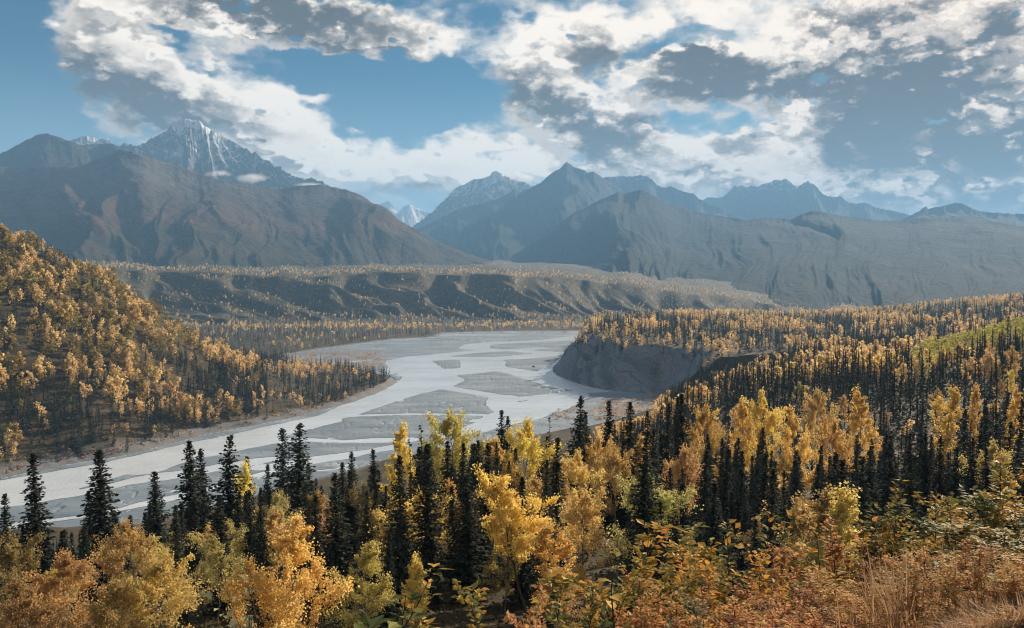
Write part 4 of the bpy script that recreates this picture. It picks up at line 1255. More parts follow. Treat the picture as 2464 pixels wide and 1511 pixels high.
ORD = ['first', 'second', 'third', 'fourth', 'fifth', 'sixth', 'seventh', 'eighth', 'ninth', 'tenth', 'eleventh', 'twelfth', 'thirteenth', 'fourteenth', 'fifteenth', 'sixteenth', 'seventeenth', 'eighteenth', 'nineteenth', 'twentieth', 'twenty-first', 'twenty-second', 'twenty-third', 'twenty-fourth', 'twenty-fifth', 'twenty-sixth', 'twenty-seventh', 'twenty-eighth', 'last']


def where_label(x, y, z, u, con, d, tone):
    """what the forest around a farther tree is, in words one can find"""
    t = 'dark narrow spruce' if con else f'{tone} birch'
    k = 'spruces ' if con else 'birches '
    if u < 760 and 430 < d < 1100 and x < -100:
        hh = 'high on' if z > 85 else 'midway up' if z > 28 else 'low on'
        e = ' at left edge' if u < 150 else ' by its end' if u > 450 else ''
        return f'{t} {hh} the hillside across the river{e}', k + 'on the steep hillside across the river'
    if u > 2190 and d < 800 and not con: return f'yellow green birch on the bright spur at the right', k + 'on the bright spur at the right'
    if d < 700:
        e = 'nearer the shrubs' if d < 420 else 'nearer the plateau'
        f = 'under the cliff' if u < 1850 else 'in the middle' if u < 2150 else 'towards the right edge'
        return f'{t} in the wide forest {f}, {e}', k + 'in the wide forest between shrubs and cliff'
    return f'{t} on the plateau above the grey cliff', k + 'on the plateau above the grey cliff'


def forests():
    T = scatter()
    rs = np.random.RandomState(5)
    r = np.hypot(T[:, 0], T[:, 1])
    T = T[np.argsort(r)]
    # keep crowns from standing inside one another near the camera
    ok = np.ones(len(T), bool)
    hp = np.array([(p[0], p[1], p[2]) for p in placed])
    for i in range(len(T)):
        if np.hypot(T[i, 0], T[i, 1]) > 420: break
        d2 = np.hypot(hp[:, 0] - T[i, 0], hp[:, 1] - T[i, 1])
        own = 1.6 if T[i, 3] else 2.4
        if (d2 < (hp[:, 2] + own) * .55).any(): ok[i] = False
        else: hp = np.vstack([hp, (T[i, 0], T[i, 1], own)])
    T = T[ok]
    x, y, z, con, h, c = T[:, 0], T[:, 1], T[:, 2], T[:, 3] > .5, T[:, 4], T[:, 5]
    # nothing between the viewpoint and the river may stand higher than the photograph shows
    LIM = np.interp
    u, vt = project(x, y, z + h)
    lim_u = [-200, 0, 100, 300, 600, 700, 850, 960, 1050, 1150, 1350, 1420, 1560, 1600, 1700, 1785]
    lim_v = [1300, 1275, 1290, 1240, 1180, 1160, 1130, 1090, 1060, 1070, 1045, 1030, 1000, 940, 862, 812]
    lim = np.interp(u, lim_u, lim_v)
    front = (y < 960) & (u < 1785) & ~((z > 33) & (y > 800)) & ~((x < -100) & (y > 430))
    lim = lim + np.where(con, 0, np.interp(u, [0, 600, 900, 1000], [75, 60, 40, 0]))
    room = (lim - vt)
    want = np.where(front & (room > 0), h - room / F * y, h)
    shrink = want / h
    keep = ~(front & (shrink < .45))
    h = np.where(front, want, h)
    u, vt = project(x, y, z + h); _, vb = project(x, y, z)
    w = np.where(con, .22 * h, .45 * h) / y * F
    keep &= (u > -60) & (u < 2524) & (vt < 1511)
    # painter's pass from the front: drop what stands wholly hidden
    cover = np.full(260, 1600.0)
    shrub = np.interp(np.arange(260) * 10 - 60, [1300, 1500, 1750, 1900, 2050, 2200, 2330, 2464, 2600], [1600, 1360, 1330, 1330, 1340, 1270, 1290, 1190, 1150])
    cover = np.minimum(cover, shrub)
    for (px, py, pr, bl) in placed: pass
    vis = np.zeros(len(x), bool)
    for i in np.argsort(y):
        if not keep[i]: continue
        a = int((u[i] - w[i] * .4 + 60) / 10); b = int((u[i] + w[i] * .4 + 60) / 10) + 1
        a = max(a, 0); b = min(b, 259)
        if b <= a: b = a + 1
        seen = (cover[a:b] > vt[i] + 2).any()
        vis[i] = seen
        low = vt[i] + (vb[i] - vt[i]) * (.45 if con[i] else .3)
        cover[a:b] = np.minimum(cover[a:b], low)
    keep &= vis
    x, y, z, con, h, c, u, vt, vb = (q[keep] for q in (x, y, z, con, h, c, u, vt, vb))
    size = (vb - vt) * np.where(con, 1, 1.2)
    single = np.zeros(len(x), bool)
    for is_con in (True, False):
        have = sum(1 for p in placed if p[3] != is_con)
        idx = np.where((con == is_con) & (y < 1200))[0]
        idx = idx[np.argsort(-size[idx])][:300 - have]
        single[idx] = True

    def colour(i):
        if con[i]:
            k = rs.uniform(.8, 1.25); return (SPRUCE[0] * k, SPRUCE[1] * k, SPRUCE[2] * k)
        if c[i] >= 4: return (.34 * rs.uniform(.8, 1.2), .26, .06)
        if c[i] >= 2: return (.50, .44, .07)
        return GOLDS[gi[i]]
    gi = rs.randint(len(GOLDS), size=len(x)); ws = rs.uniform(.75, 1.3, len(x))
    names = {}
    for i in np.where(single)[0]:
        if y[i] >= 330:
            names.setdefault(where_label(x[i], y[i], z[i], u[i], con[i], y[i], 'olive' if c[i] >= 4 else TONES[gi[i]])[0], []).append(i)
        else:
            q = near_label(u[i], vt[i] + .3 * (vb[i] - vt[i]), y[i], con[i], h[i], TONES[gi[i]], ws[i] > 1.02)
            names.setdefault(q, []).append(i)
    lab_of = {}
    for q, ii in names.items():
        ii.sort(key=lambda k: u[k])
        for n_, k in enumerate(ii): lab_of[k] = q if len(ii) == 1 else f'{q}, {ORD[min(n_, 28)]} from left'
    for k, q in list(lab_of.items()):
        if len(q.split()) > 16: lab_of[k] = q.replace('pale peach', 'peach').replace('dull gold ', 'dull ').replace('mid-height ', '').replace('just ', '').replace('well ', '')
    for i in np.where(single)[0]:
        pool = (SP_NEAR[:4] if y[i] < 140 else SP_MID if y[i] < 420 else SP_FAR) if con[i] else (BL_NEAR if y[i] < 75 else (BL_MID + BL_TALL[:1]) if y[i] < 420 else BL_FAR)
        if con[i] is False and y[i] < 120: pool = BL_TALL
        tone = 'olive' if c[i] >= 4 else TONES[gi[i]]
        if y[i] < 330: lab, grp = lab_of[i], ('spruces' if con[i] else 'birches') + (' in the dark stand behind the shrub bank' if u[i] > 1650 else ' in the mixed stand before the river')
        else: lab, grp = where_label(x[i], y[i], z[i], u[i], con[i], y[i], tone); lab = lab_of[i]
        plant_tree('spruce_tree' if con[i] else 'birch_tree', pool[rs.randint(len(pool))], x[i], y[i], z[i], h[i], colour(i), lab, 'spruce tree' if con[i] else 'birch tree', grp, ws[i])
    # the rest of each kind as one object: points carrying copies of that kind's far trees
    for nm, is_con, kinds in (('spruce_forest', True, SP_FAR), ('birch_forest', False, BL_FAR)):
        m = (~single) & (con == is_con)
        forest_points(nm, x[m], y[m], z[m], h[m], c[m], kinds, is_con, rs)
    print('TREES individuals', single.sum(), 'mass', (~single).sum())


def forest_points(name, x, y, z, h, c, kinds, is_con, rs):
    """one mesh: the far trees of a kind, joined (low detail beyond 900 m)"""
    k = len(x)
    VV, FF, TT, CC = [], [], [], []
    n = 0
    for i in range(k):
        d = y[i]
        size = h[i] / d * 852
        rz = rs.uniform(0, 6.28); ca, sa = math.cos(rz), math.sin(rz)
        base = FARBUF[is_con][0 if size > 13 else 1 if size > 5 else 2][rs.randint(3)]
        s = h[i] / base[3]; sw = s * rs.uniform(.85, 1.3)
        V = base[0]
        P = np.empty_like(V); P[:, 0] = (V[:, 0] * ca - V[:, 1] * sa) * sw + x[i]; P[:, 1] = (V[:, 0] * sa + V[:, 1] * ca) * sw + y[i]; P[:, 2] = V[:, 2] * s + z[i]
        VV.append(P); FF.append(base[1] + n); n += len(V)
        TT.append(np.clip(base[2] * .55 + rs.rand() * .45, 0, 1))
        cc = 1.0 if c[i] >= 4 else .5 if c[i] >= 2 else 0.0
        CC.append(np.full(len(V), cc))
    me = mesh_of(name, np.concatenate(VV), np.concatenate(FF), (M_FARN if is_con else M_FARL,), False, {'tint': np.concatenate(TT), 'sort': np.concatenate(CC)})
    o = link(name, me)
    o['kind'] = 'stuff'; o['label'] = 'dark spruces of the far forest' if is_con else 'golden birches of the far forest'
    o.color = (*(SPRUCE if is_con else (.82, .58, .25)), 1)
    print(name, k, 'trees', len(me.polygons), 'faces')


def small_tree(seed, con, lod):
    rs = np.random.RandomState(seed)
    b = Buf()
    if con:
        h = 13.; k = (70, 34, 11)[lod]; sz = (1.5, 2.1, 3.6)[lod]
        q = rs.rand(k) ** 1.15 * .96 + .02
        R = .10 * h * (1 - q) ** .8 + .1
        a = rs.uniform(0, 6.28, k); rr = R * rs.uniform(.3, 1.0, k)
        C = np.c_[np.cos(a) * rr, np.sin(a) * rr, q * h]
        d = unit(np.c_[np.cos(a) * .7, np.sin(a) * .7, rs.uniform(-.8, .2, k)]); up = unit(np.c_[rs.normal(size=(k, 2)) * .5, np.ones(k)])
        s = unit(np.cross(d, up)); L = (sz * (1 - q * .72))[:, None] * .5; W = L * .62
        b.quads(np.stack([C - d * L, C + s * W - [0, 0, .2], C + d * L, C - s * W - [0, 0, .2]], 1), rs.rand(k))
        b.quads(np.array([[[-.25, 0, h * .45], [.25, 0, h * .45], [.03, 0, h * 1.02], [-.03, 0, h * 1.02]], [[0, -.25, h * .45], [0, .25, h * .45], [0, .03, h * 1.02], [0, -.03, h * 1.02]]]), np.array([.4, .4]))
    else:
        h = 10.; k = (110, 46, 13)[lod]; sz = (1.05, 1.6, 3.0)[lod]
        nl = 7
        ca = rs.uniform(0, 6.28, nl); cq = np.linspace(.30, .92, nl)
        cr = .26 * h * np.sin(np.pi * (cq * .78 + .16)) * rs.uniform(.35, .85, nl)
        cc = np.c_[np.cos(ca) * cr, np.sin(ca) * cr, cq * h]
        C = cc[rs.randint(nl, size=k)] + unit(rs.normal(size=(k, 3))) * rs.uniform(.3, 1, (k, 1)) * np.array([.155, .155, .15]) * h
        b.quads(leaf_quads(rs, C, sz, .8, .4), rs.rand(k))
        b.quads(np.array([[[-.12, 0, 0], [.12, 0, 0], [.06, 0, h * .6], [-.06, 0, h * .6]]]), np.array([.2]))
    return np.concatenate(b.v), np.concatenate(b.f), np.concatenate(b.t), h


FARBUF = {c: [[small_tree(300 + l * 10 + s + (50 if c else 0), c, l) for s in range(3)] for l in range(3)] for c in (True, False)}


def far_leaf_mat(name, transl, alts):
    m = bpy.data.materials.new(name); m.use_nodes = True
    nt = NT(m.node_tree); m.node_tree.nodes.clear()
    oi = nt.node('ShaderNodeObjectInfo'); t = attr(nt, 'tint'); s = attr(nt, 'sort')
    c = oi.outputs['Color']
    for lo, hi, colr in alts:
        c = nt.mix(nt.math('MULTIPLY', nt.math('GREATER_THAN', s, lo), nt.math('LESS_THAN', s, hi)), c, colr)
    n = nt.noise(pos(nt), .02, 3, .5)
    val = nt.math('ADD', nt.math('MULTIPLY_ADD', t, .9, .5), nt.math('MULTIPLY_ADD', n, .6, -.3))
    hs = nt.node('ShaderNodeHueSaturation'); nt.put(hs.inputs['Value'], val); nt.put(hs.inputs['Color'], c)
    nt.put(hs.inputs['Hue'], nt.math('MULTIPLY_ADD', t, .03, .485)); hs.inputs['Saturation'].default_value = .9
    p = nt.node('ShaderNodeBsdfPrincipled'); p.inputs['Roughness'].default_value = .8; p.inputs['Specular IOR Level'].default_value = .1
    nt.l.new(hs.outputs[0], p.inputs['Base Color'])
    tr = nt.node('ShaderNodeBsdfTranslucent'); nt.l.new(hs.outputs[0], tr.inputs[0])
    mx = nt.node('ShaderNodeMixShader'); mx.inputs[0].default_value = transl
    nt.l.new(p.outputs[0], mx.inputs[1]); nt.l.new(tr.outputs[0], mx.inputs[2])
    o = nt.node('ShaderNodeOutputMaterial'); nt.l.new(mx.outputs[0], o.inputs[0])
    return m


M_FARL = far_leaf_mat('far_birch_leaves', .4, [(.25, .75, (.50, .44, .07)), (.75, 2., (.30, .23, .06))])
M_FARN = far_leaf_mat('far_spruce_needles', .1, [])
forests()


# ------------------------------------------------------------------ shrubs and plants beside the viewpoint
def leaf_pair_quads(B, D, Nn, L, W):
    """folded leaves: base B, direction D, face normal Nn (k,3), length and width (k,) -> two quads each"""
    S = unit(np.cross(D, Nn)); L = L[:, None]; W = W[:, None]
    tip = B + D * L - Nn * L * .12
    mid = B + D * L * .5 - Nn * W * .16
    lf = B + D * L * .42 + S * W * .5 + Nn * W * .10; rt = B + D * L * .42 - S * W * .5 + Nn * W * .10
    return np.concatenate([np.stack([B, mid, tip, lf], 1), np.stack([B, rt, tip, mid], 1)])


def leaf_blade(name, mat, ratio, tint):
    """one large leaf: ovate outline, folded along the midrib, tip bent down"""
    t = np.array([0, .12, .3, .5, .7, .87, 1.]); w = np.array([.02, .30, .48, .50, .38, .19, .0]) * ratio
    z = .10 * np.sin(t * 2.4) - .16 * t ** 2
    V = []; Fq = []
    for i in range(7):
        V += [(t[i], w[i], z[i] + w[i] * .28), (t[i], 0, z[i]), (t[i], -w[i], z[i] + w[i] * .28)]
    for i in range(6):
        a = 3 * i
        Fq += [(a, a + 1, a + 4, a + 3), (a + 1, a + 2, a + 5, a + 4)]
    return mesh_of(name, V, Fq, (mat,), True, {'tint': np.full(len(V), tint)})


def ramp_leaf_mat(name, stops, rough, transl):
    m = bpy.data.materials.new(name); m.use_nodes = True
    nt = NT(m.node_tree); m.node_tree.nodes.clear()
    oi = nt.node('ShaderNodeObjectInfo')
    t = nt.math('ADD', attr(nt, 'tint'), nt.math('MULTIPLY_ADD', oi.outputs['Random'], .16, -.08))
    c = nt.mix(1.0, nt.ramp(t, stops), oi.outputs['Color'], 'MULTIPLY')
    p = nt.node('ShaderNodeBsdfPrincipled'); p.inputs['Roughness'].default_value = rough; p.inputs['Specular IOR Level'].default_value = .03
    nt.l.new(c, p.inputs['Base Color'])
    tr = nt.node('ShaderNodeBsdfTranslucent'); nt.l.new(c, tr.inputs[0])
    mx = nt.node('ShaderNodeMixShader'); mx.inputs[0].default_value = transl
    nt.l.new(p.outputs[0], mx.inputs[1]); nt.l.new(tr.outputs[0], mx.inputs[2])
    o = nt.node('ShaderNodeOutputMaterial'); nt.l.new(mx.outputs[0], o.inputs[0])
    return m


M_WILLOW = ramp_leaf_mat('willow_leaves', [(0, (.06, .075, .035)), (.36, (.12, .14, .055)), (.55, (.28, .22, .07)), (.75, (.52, .34, .08)), (1, (.62, .28, .08))], .52, .32)
M_ROSE = ramp_leaf_mat('rusty_leaves', [(0, (.13, .07, .04)), (.22, (.30, .16, .085)), (.45, (.50, .30, .14)), (.68, (.50, .38, .16)), (.84, (.22, .22, .10)), (1, (.66, .38, .20))], .55, .35)
M_SILVER = ramp_leaf_mat('silver_leaves', [(0, (.10, .12, .085)), (.6, (.20, .22, .15)), (1, (.30, .28, .17))], .5, .2)
M_PALE = ramp_leaf_mat('pale_leaves', [(0, (.16, .17, .11)), (.6, (.30, .30, .20)), (1, (.42, .34, .16))], .35, .25)

LEAVES = {m.name: [leaf_blade('leaf', m, r_, t_) for r_, t_ in ((.60, .1), (.66, .35), (.58, .55), (.7, .78), (.62, .95))] for m in (M_WILLOW, M_ROSE, M_SILVER, M_PALE)}


class Bush:
    def __init__(self, seed, h, w, stems, leaf, count, mat, shoots=24, up=.5, big=1.25):
        rs = np.random.RandomState(seed)
        self.h = h; self.mat = mat
        st = Buf(); seg = []
        tops = []
        for i in range(stems):
            a = i * 2.4 + rs.normal() * .4
            rr = w * .5 * math.sqrt(rs.uniform(.02, 1)); hh = h * rs.uniform(.62, 1.0) * (1 - .35 * (rr / (w * .5)) ** 2)
            if i == 0: rr *= .2; hh = h
            s = np.linspace(0, 1, 6)[:, None]
            e = np.array([math.cos(a) * rr, math.sin(a) * rr, hh])
            p = s * e * np.array([1, 1, 1]) + np.array([math.cos(a), math.sin(a), 0]) * rr * .35 * np.sin(s * 3.14) + np.cumsum(rs.normal(size=(6, 3)) * .012 * h, 0) * [1, 1, 0]
            st.tube(p, .011 * np.array([1, .85, .7, .5, .35, .15]) * (h / 1.8), 4)
            tops.append(p); seg.append((p, hh))
            for j in range(5):
                q = rs.uniform(.3, .9); b = np.array([np.interp(q, s[:, 0], p[:, c]) for c in range(3)])
                d = unit(np.array([rs.normal(), rs.normal(), 1.1 + up])); l = h * rs.uniform(.12, .30)
                pp = b + d * l * s + np.array([rs.normal(), rs.normal(), 0]) * .1 * l * s ** 2
                st.tube(pp[::2] if len(pp) > 4 else pp, .004 * (h / 1.8) * np.array([1, .7, .3]), 3)
                seg.append((pp, l))
        self.stem = st.mesh('stem', M_TWIG)
        L = np.array([x[1] for x in seg]); pick = rs.choice(len(seg), count, p=L / L.sum())
        lo = .22
        q = rs.uniform(lo, 1.02, count) ** .9
        P = np.array([seg[k][0] for k in pick])                      # count,6,3
        f = np.clip(q, 0, .999) * 5; i0 = f.astype(int); fr = (f - i0)[:, None]
        B = P[np.arange(count), i0] * (1 - fr) + P[np.arange(count), i0 + 1] * fr
        ax = unit(P[:, 5] - P[:, 2])
        an = rs.uniform(0, 6.28, count)
        out = np.c_[np.cos(an), np.sin(an), np.zeros(count)]
        D = unit(out + ax * .55 + rs.normal(size=(count, 3)) * .25 - np.array([0, 0, .15]))
        N = unit(np.array([0, 0, 1.]) + rs.normal(size=(count, 3)) * .75 + ax * .2)
        B = B + out * rs.uniform(0, .05, (count, 1)) * h * .5
        ln = leaf * rs.uniform(.6, 1.25, count)
        fo = Buf()
        cl = rs.rand(len(seg))[pick]
        tt = np.clip(.55 * cl + .5 * rs.rand(count) - .02, 0, 1)
        fo.quads(leaf_pair_quads(B, D, N, ln, ln * rs.uniform(.48, .68, count)), np.tile(tt, 2))
        self.foliage = fo.mesh('foliage', mat)
        # leaves that can be picked out one by one along the highest shoots
        self.leaves = []
        tops.sort(key=lambda p: -p[-1][2])
        per = 9
        for p in tops[:max(1, shoots // per)]:
            for j in range(per):
                q = 1 - .42 * (j / per) ** 1.1
                b = np.array([np.interp(q, np.linspace(0, 1, 6), p[:, c]) for c in range(3)])
                a = j * 2.4 + rs.normal() * .3
                el = .95 - .95 * j / per + rs.normal() * .2 if j < 3 else rs.uniform(-.25, .45)
                X = Vector((math.cos(a) * math.cos(el), math.sin(a) * math.cos(el), math.sin(el)))
                Zv = Vector((rs.normal() * .25, rs.normal() * .25, 1)); Y = Zv.cross(X).normalized(); Zv = X.cross(Y)
                sz = leaf * big * rs.uniform(.75, 1.15) * (.7 if j < 2 else 1)
                M = Matrix((X, Y, Zv)).transposed().to_4x4() @ Matrix.Scale(sz, 4); M.translation = Vector(b)
                self.leaves.append((M, rs.randint(5)))


B_WILLOW = [Bush(400 + i, 1.9, 1.5, 16, .066, 5600, M_WILLOW, 36) for i in range(4)]
B_TALL = [Bush(420 + i, 2.2, .75, 6, .078, 1000, M_WILLOW, 36, big=1.2) for i in range(3)]
B_ROSE = [Bush(440 + i, 1.3, 1.4, 18, .045, 6500, M_ROSE, 27, big=1.2) for i in range(4)]
B_SILVER = [Bush(460, 1.0, 1.0, 14, .034, 2400, M_SILVER, 18)]
B_PALE = [Bush(470, 1.9, .8, 6, .07, 300, M_PALE, 36, big=1.1)]
B_BIG = [Bush(480, 2.2, .42, 2, .105, 46, M_WILLOW, 18, big=1.15), Bush(481, 1.9, .5, 2, .115, 20, M_WILLOW, 18, big=1.2)]

SHRUBS = [
    (1462, 1285, 5.6, B_BIG, (1, 1.1, 1.1), 1.0, 'tall single stem with large drooping dark leaves, right of the leaning birch'),
    (872, 1468, 3.7, B_BIG, (.9, 1.15, .8), 1.0, 'sprig of big round green leaves at the bottom edge left of the centre'),
    (1003, 1432, 5.6, B_TALL, (.9, 1, .9), 1.3, 'leafy dark sapling at the bottom edge right of the big round leaves'),
    (1140, 1418, 5.6, B_TALL, (.95, 1, .9), .8, 'slim dark sapling with a single leading shoot at the bottom centre'),
    (610, 1398, 8.5, B_PALE, (1, 1, .95), 1.0, 'twiggy sapling with pale silvery leaves before the large orange birch'),
    (548, 1490, 6.5, B_PALE, (1, 1, .95), .7, 'short pale leaved sprig at the bottom edge under the dark gap'),
    (1310, 1452, 6.0, B_ROSE, (1.25, .75, .8), .55, 'small pinkish red bush at the bottom edge, left of the shrub bank'),
    (1610, 1280, 8.4, B_WILLOW, (1, 1.05, 1), 1.0, 'big rounded green willow at the left end of the shrub bank'),
    (1530, 1385, 6.8, B_WILLOW, (1, 1, .95), .8, 'dark glossy willow between the large leaved stem and the big willow'),
    (1440, 1425, 6.4, B_WILLOW, (1.05, .95, .9), .7, 'low glossy willow under the large drooping leaves'),
    (1742, 1272, 8.0, B_TALL, (1, 1, .95), 1.0, 'upright sapling with stacked dark leaves right of the big willow'),
    (1700, 1375, 7.0, B_WILLOW, (1.2, .95, .8), .8, 'green and yellow willow below the upright sapling'),
    (1800, 1350, 7.4, B_WILLOW, (1.2, .9, .75), .7, 'yellowish willow between the upright sapling and the twin shoots'),
    (1868, 1244, 8.4, B_TALL, (1.3, .95, .8), 1.1, 'rusty sapling with two leaning shoots in the middle of the shrub bank'),
    (1862, 1340, 7.8, B_ROSE, (1.1, 1, .9), .9, 'orange bush beneath the twin leaning shoots'),
    (1978, 1275, 8.0, B_BIG, (1.3, 1.2, .8), .8, 'thin sprig with a few large yellow leaves before the dark stand'),
    (1962, 1370, 7.6, B_TALL, (1.1, 1, .85), 1.1, 'dark leaved sapling below the sprig with yellow leaves'),
    (2035, 1330, 8.2, B_ROSE, (1.1, .95, .85), 1.0, 'copper coloured bush right of the dark leaved sapling'),
    (2110, 1222, 9.2, B_TALL, (1.05, 1, .9), 1.0, 'dark sapling left of the two tallest shoots on the shrub bank'),
    (2172, 1186, 9.3, B_TALL, (1, 1, .95), .85, 'tallest thin shoot in the middle right of the shrub bank'),
    (2140, 1290, 8.8, B_WILLOW, (1.25, .95, .75), 1.0, 'orange and green willow under the tallest thin shoot'),
    (2258, 1196, 9.0, B_TALL, (1, 1, .95), .9, 'tall sapling on a bare dark stem near the right of the shrub bank'),
    (2310, 1300, 8.8, B_ROSE, (.9, .85, .9), .9, 'dull red bush right of the sapling with the bare stem'),
    (2440, 1140, 9.6, B_WILLOW, (1, 1.05, 1), 1.2, 'tall green and yellow willow filling the right edge'),
    (2400, 1235, 9.0, B_WILLOW, (1.05, 1, .9), .9, 'lower willow leaning out left of the tall right edge willow'),
    (2480, 1290, 7.8, B_WILLOW, (1, 1, .85), 1.0, 'shaded willow low against the right edge'),
    (1655, 1440, 6.2, B_ROSE, (1.15, .9, .8), .8, 'deep orange bush low before the green and yellow willow'),
    (1778, 1425, 6.4, B_ROSE, (1.1, .95, .85), .9, 'speckled orange bush before the yellowish willow'),
    (1692, 1452, 5.2, B_SILVER, (1, 1, 1), .8, 'rounded silver green bush at the bottom edge'),
    (1905, 1432, 6.2, B_ROSE, (1, .8, .75), .9, 'red orange bush left of the dark red bush'),
    (1945, 1462, 5.5, B_ROSE, (.6, .42, .5), .7, 'dark wine red bush at the bottom edge'),
    (2005, 1400, 6.8, B_ROSE, (1.15, .95, .9), .9, 'bright orange bush right of the dark red bush'),
    (2080, 1405, 6.8, B_ROSE, (1, 1, .8), .8, 'olive and orange bush beside the pale grass stalks'),
    (1960, 1490, 5.0, B_ROSE, (1.3, .95, .8), .6, 'low glowing orange sprigs at the bottom edge beside wine red leaves'),
    (2225, 1372, 7.6, B_WILLOW, (1.25, .9, .75), .8, 'mixed orange willow behind the pale grass stalks'),
    (2330, 1370, 7.6, B_ROSE, (.62, .5, .6), .9, 'purplish brown bush behind the dry grass at the right'),
    (2290, 1440, 6.5, B_WILLOW, (1, 1, .9), .55, 'small dark leaved clump at the edge of the dry grass'),
    (2400, 1395, 7.2, B_ROSE, (.85, .8, .7), .6, 'low brownish bush on top of the dry grass near the right edge'),
    (2360, 1470, 5.4, B_ROSE, (1.1, .9, .6), .4, 'tiny orange bush inside the dry grass at the bottom edge'),
    (2210, 1475, 5.6, B_ROSE, (1, .85, .7), .5, 'low rusty bush between pale stalks and dry grass'),
]


def build_shrubs():
    rs = np.random.RandomState(77)
    used = {}
    for (u, v, d, pool, colr, wf, label) in SHRUBS:
        dx, dy, s = (float(q) for q in ray(u, v - (26 if pool in (B_WILLOW, B_ROSE) else 8))); r = d / dy
        x, y = dx * r, d
        z = float(ground_z(x, y)[0]); top = H + s * r
        i = used.get(id(pool), 0); used[id(pool)] = i + 1
        b = pool[i % len(pool)]
        h = max(top - z, .5); sc = h / b.h
        nm, cat = ('sapling', 'sapling') if pool in (B_TALL, B_PALE, B_BIG) else (('willow_bush', 'willow bush') if pool is B_WILLOW else ('bush', 'bush'))
        root = link(nm, None); root.location = (x, y, z - .02); root.rotation_euler = (0, 0, rs.uniform(0, 6.28))
        sx = max(wf, .5) * min(1.3, max(.95, sc)) * (1.25 if pool in (B_WILLOW, B_ROSE) else 1); root.scale = (sx, sx, sc)
        tag(root, label, cat, 'shrubs and saplings on the bank by the viewpoint')
        link('stem', b.stem, root)
        f = link('foliage', b.foliage, root); f['kind'] = 'stuff'; colr = tuple(q * 1.2 for q in (colr[0], (colr[0] + colr[1]) / 2, (colr[0] + colr[2]) / 2)); f.color = (*colr, 1)
        lm = LEAVES[b.mat.name]
        for M, k in b.leaves:
            o = link('leaf', lm[k], root); o.matrix_local = M @ Matrix.Diagonal((sx and 1, 1, 1, 1)); o.color = (*colr, 1)


build_shrubs()


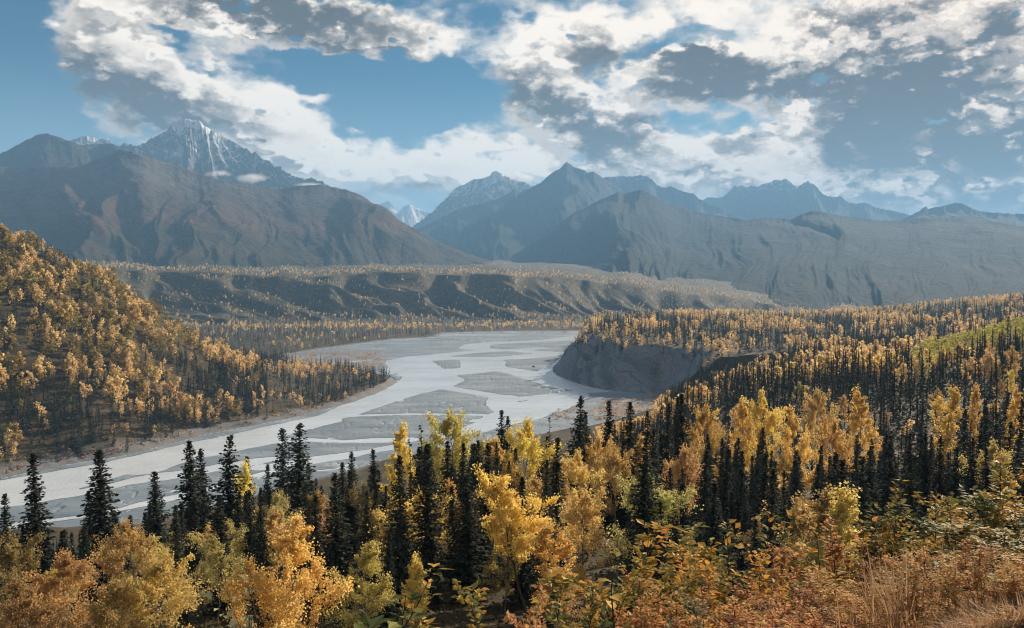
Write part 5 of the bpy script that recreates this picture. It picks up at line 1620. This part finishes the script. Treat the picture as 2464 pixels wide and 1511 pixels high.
# ------------------------------------------------------------------ ground cover: grass, undergrowth, brush on the old bars
def build_cover():
    rs = np.random.RandomState(88)
    # dry grass at the lower right with taller pale stalks
    n = 17000
    u = rs.uniform(2020, 2620, n); d = 4.5 + 3.2 * rs.rand(n) ** 1.2
    k2 = 170
    u[:k2] = rs.normal(2165, 55, k2); d[:k2] = rs.uniform(5.2, 6.6, k2)
    x = (u - CU) / F * d; y = d
    ok = (fbm(x * 1.3, y * 1.3, 2, 301) > -.35) & (u > 2040 + 60 * (d - 5)); ok[:k2] = True
    z = ground_z(x, y)
    h = rs.uniform(.06, .20, n); h[:k2] = rs.uniform(.35, .85, k2)
    wd = rs.uniform(.003, .007, n)
    a = rs.uniform(0, 6.28, n); lean = np.c_[rs.normal(size=(n, 2)) * .75 + [-.25, .1], np.ones(n)]; lean[:k2, :2] *= .18
    D = unit(lean); S = np.c_[np.cos(a), np.sin(a), np.zeros(n)] * wd[:, None]
    B = np.c_[x, y, z - .01]
    M1 = B + D * (h * .55)[:, None]; T = B + D * h[:, None] + np.c_[lean[:, :2] * .25, -np.abs(lean[:, :1]) * .25] * h[:, None]
    b = Buf(); tint = np.clip(.5 + .6 * fbm(x * 2.2, y * 2.2, 2, 305) + rs.normal(size=n) * .25, 0, 1)
    q1 = np.stack([B - S, B + S, M1 + S * .8, M1 - S * .8], 1)[ok]; q2 = np.stack([M1 - S * .8, M1 + S * .8, T + S * .15, T - S * .15], 1)[ok]
    b.quads(q1, tint[ok]); b.quads(q2, tint[ok])
    g = link('dry_grass', b.mesh('dry_grass', M_GRASS)); g['kind'] = 'stuff'; g['label'] = 'dry tawny grass with pale stalks at the lower right'; g.color = (.50, .31, .14, 1)
    # leafy undergrowth over the forest floor
    n = 60000
    u = rs.uniform(-250, 2750, n); d = 6 * (26 ** rs.rand(n))
    x = (u - CU) / F * d; y = d; z = ground_z(x, y)
    ok = ~((u > 2000) & (d < 8)) & (d > 5.5)
    x, y, z, d = x[ok], y[ok], z[ok], d[ok]; n = len(x)
    pat = fbm(x / 5, y / 5, 3, 311)
    sz = (.05 + d * .004) * rs.uniform(.7, 1.4, n)
    C = np.c_[x, y, z + rs.rand(n) ** 1.3 * (.25 + .9 * np.clip(pat + .3, 0, 1)) * np.clip(d / 25, .35, 1.6)]
    b = Buf(); b.quads(leaf_quads(rs, C, sz, .6, .6), np.clip(.5 - .38 * np.clip((d - 30) / 60, 0, 1) + .4 * pat + rs.normal(size=n) * .25, 0, 1))
    g = link('undergrowth', b.mesh('undergrowth', M_ROSE)); g['kind'] = 'stuff'; g['label'] = 'low dull undergrowth covering the slope between trees'; g.color = (.34, .40, .38, 1)
    # brush on the old gravel bars and along the banks
    pts = []
    for (u0, u1, v0, v1, n, zz) in ((700, 930, 846, 884, 260, .6), (760, 900, 874, 905, 160, .6), (1440, 1580, 960, 1000, 120, .5), (1330, 1500, 985, 1010, 50, .5), (1040, 1400, 797, 802, 60, .5), (1570, 1600, 925, 955, 60, 2), (0, 900, 960, 1150, 0, 1)):
        uu = rs.uniform(u0, u1, n); vv = rs.uniform(v0, v1, n); X, Y = on_plane(uu, vv, zz)
        pts.append(np.c_[X, Y])
    # row along the left bank
    i = [k for k in range(len(RIVER_UV)) if k >= 42]
    t = rs.uniform(0, len(i) - 1.01, 110); a = t.astype(int); f = t - a
    bx = RX[np.array(i)[a]] * (1 - f) + RX[np.array(i)[a + 1]] * f; by = RY[np.array(i)[a]] * (1 - f) + RY[np.array(i)[a + 1]] * f
    pts.append(np.c_[bx - rs.uniform(2, 14, 110), by + rs.uniform(0, 8, 110)])
    P = np.concatenate(pts)
    Z, sd, _, _ = ground_parts(P[:, 0], P[:, 1])
    Z = np.where(sd < 0, .6, Z)
    b = Buf()
    for (px, py), pz in zip(P, Z):
        k = 22; w = rs.uniform(.6, 2.0)
        C = np.array([px, py, pz]) + rs.normal(size=(k, 3)) * [w, w, .1] + np.c_[np.zeros((k, 2)), rs.rand(k) * w * 1.2]
        b.quads(leaf_quads(rs, C, .8 + .25 * w, .7, .4), np.clip(rs.rand() * .6 + rs.rand(k) * .5, 0, 1))
    g = link('brush', b.mesh('brush', M_LEAF)); g['kind'] = 'stuff'; g['label'] = 'low orange brush on gravel bars and river banks'; g.color = (.56, .40, .24, 1)


build_cover()


def build_boulder():
    rs = np.random.RandomState(3)
    import bmesh
    bm = bmesh.new(); bmesh.ops.create_icosphere(bm, subdivisions=2, radius=1)
    for v in bm.verts: v.co *= 1 + rs.uniform(-.18, .18)
    me = bpy.data.meshes.new('boulder'); bm.to_mesh(me); bm.free(); me.materials.append(M_CLIFF)
    x, y = on_plane(1284, 884); o = link('boulder', me, None, (float(x), float(y), 1.0)); o.scale = (1.7, 1.5, 1.6)
    tag(o, 'lone dark boulder on the gravel bar left of the cliff', 'boulder')


build_boulder()


# ------------------------------------------------------------------ small clouds lying against the peaks
def build_clouds():
    m = bpy.data.materials.new('cloud_puff'); m.use_nodes = True
    nt = NT(m.node_tree); m.node_tree.nodes.clear()
    tc = nt.node('ShaderNodeTexCoord')
    r = nt.vmath('LENGTH', tc.outputs['Object'])
    n = nt.noise(pos(nt), .0065, 5, .6)
    d = nt.math('ADD', nt.rng(r, .1, 1.0, .5, -.35), nt.math('MULTIPLY_ADD', n, 1.6, -.85))
    v = nt.node('ShaderNodeVolumePrincipled'); v.inputs['Color'].default_value = (1, 1, 1, 1); v.inputs['Anisotropy'].default_value = .3
    nt.l.new(nt.rng(d, .0, .5, 0, .011), v.inputs['Density'])
    o = nt.node('ShaderNodeOutputMaterial'); nt.l.new(v.outputs[0], o.inputs['Volume'])
    import bmesh
    bm = bmesh.new(); bmesh.ops.create_icosphere(bm, subdivisions=2, radius=1.05); me = bpy.data.meshes.new('cloud'); bm.to_mesh(me); bm.free(); me.materials.append(m)
    for u, v_, d_, sx, sy, sz, lab in ((530, 418, 6750, 190, 150, 45, 'white cloud wisp below the snowy pyramid peak'), (615, 428, 6900, 270, 200, 62, 'larger white cloud wisp right of the snowy pyramid peak'),
                                       (745, 446, 7300, 190, 140, 40, 'thin cloud scrap on the ridge right of the snowy peak'), (1262, 428, 9900, 230, 220, 120, 'cloud cap hiding the streaked summit left of the pointed peak')):
        dx, dy, s_ = (float(q) for q in ray(u, v_)); rr = d_ / dy
        ob = link('cloud', me, None, (dx * rr, d_, H + s_ * rr)); ob.scale = (sx, sy, sz); ob['kind'] = 'stuff'; ob['label'] = lab


build_clouds()
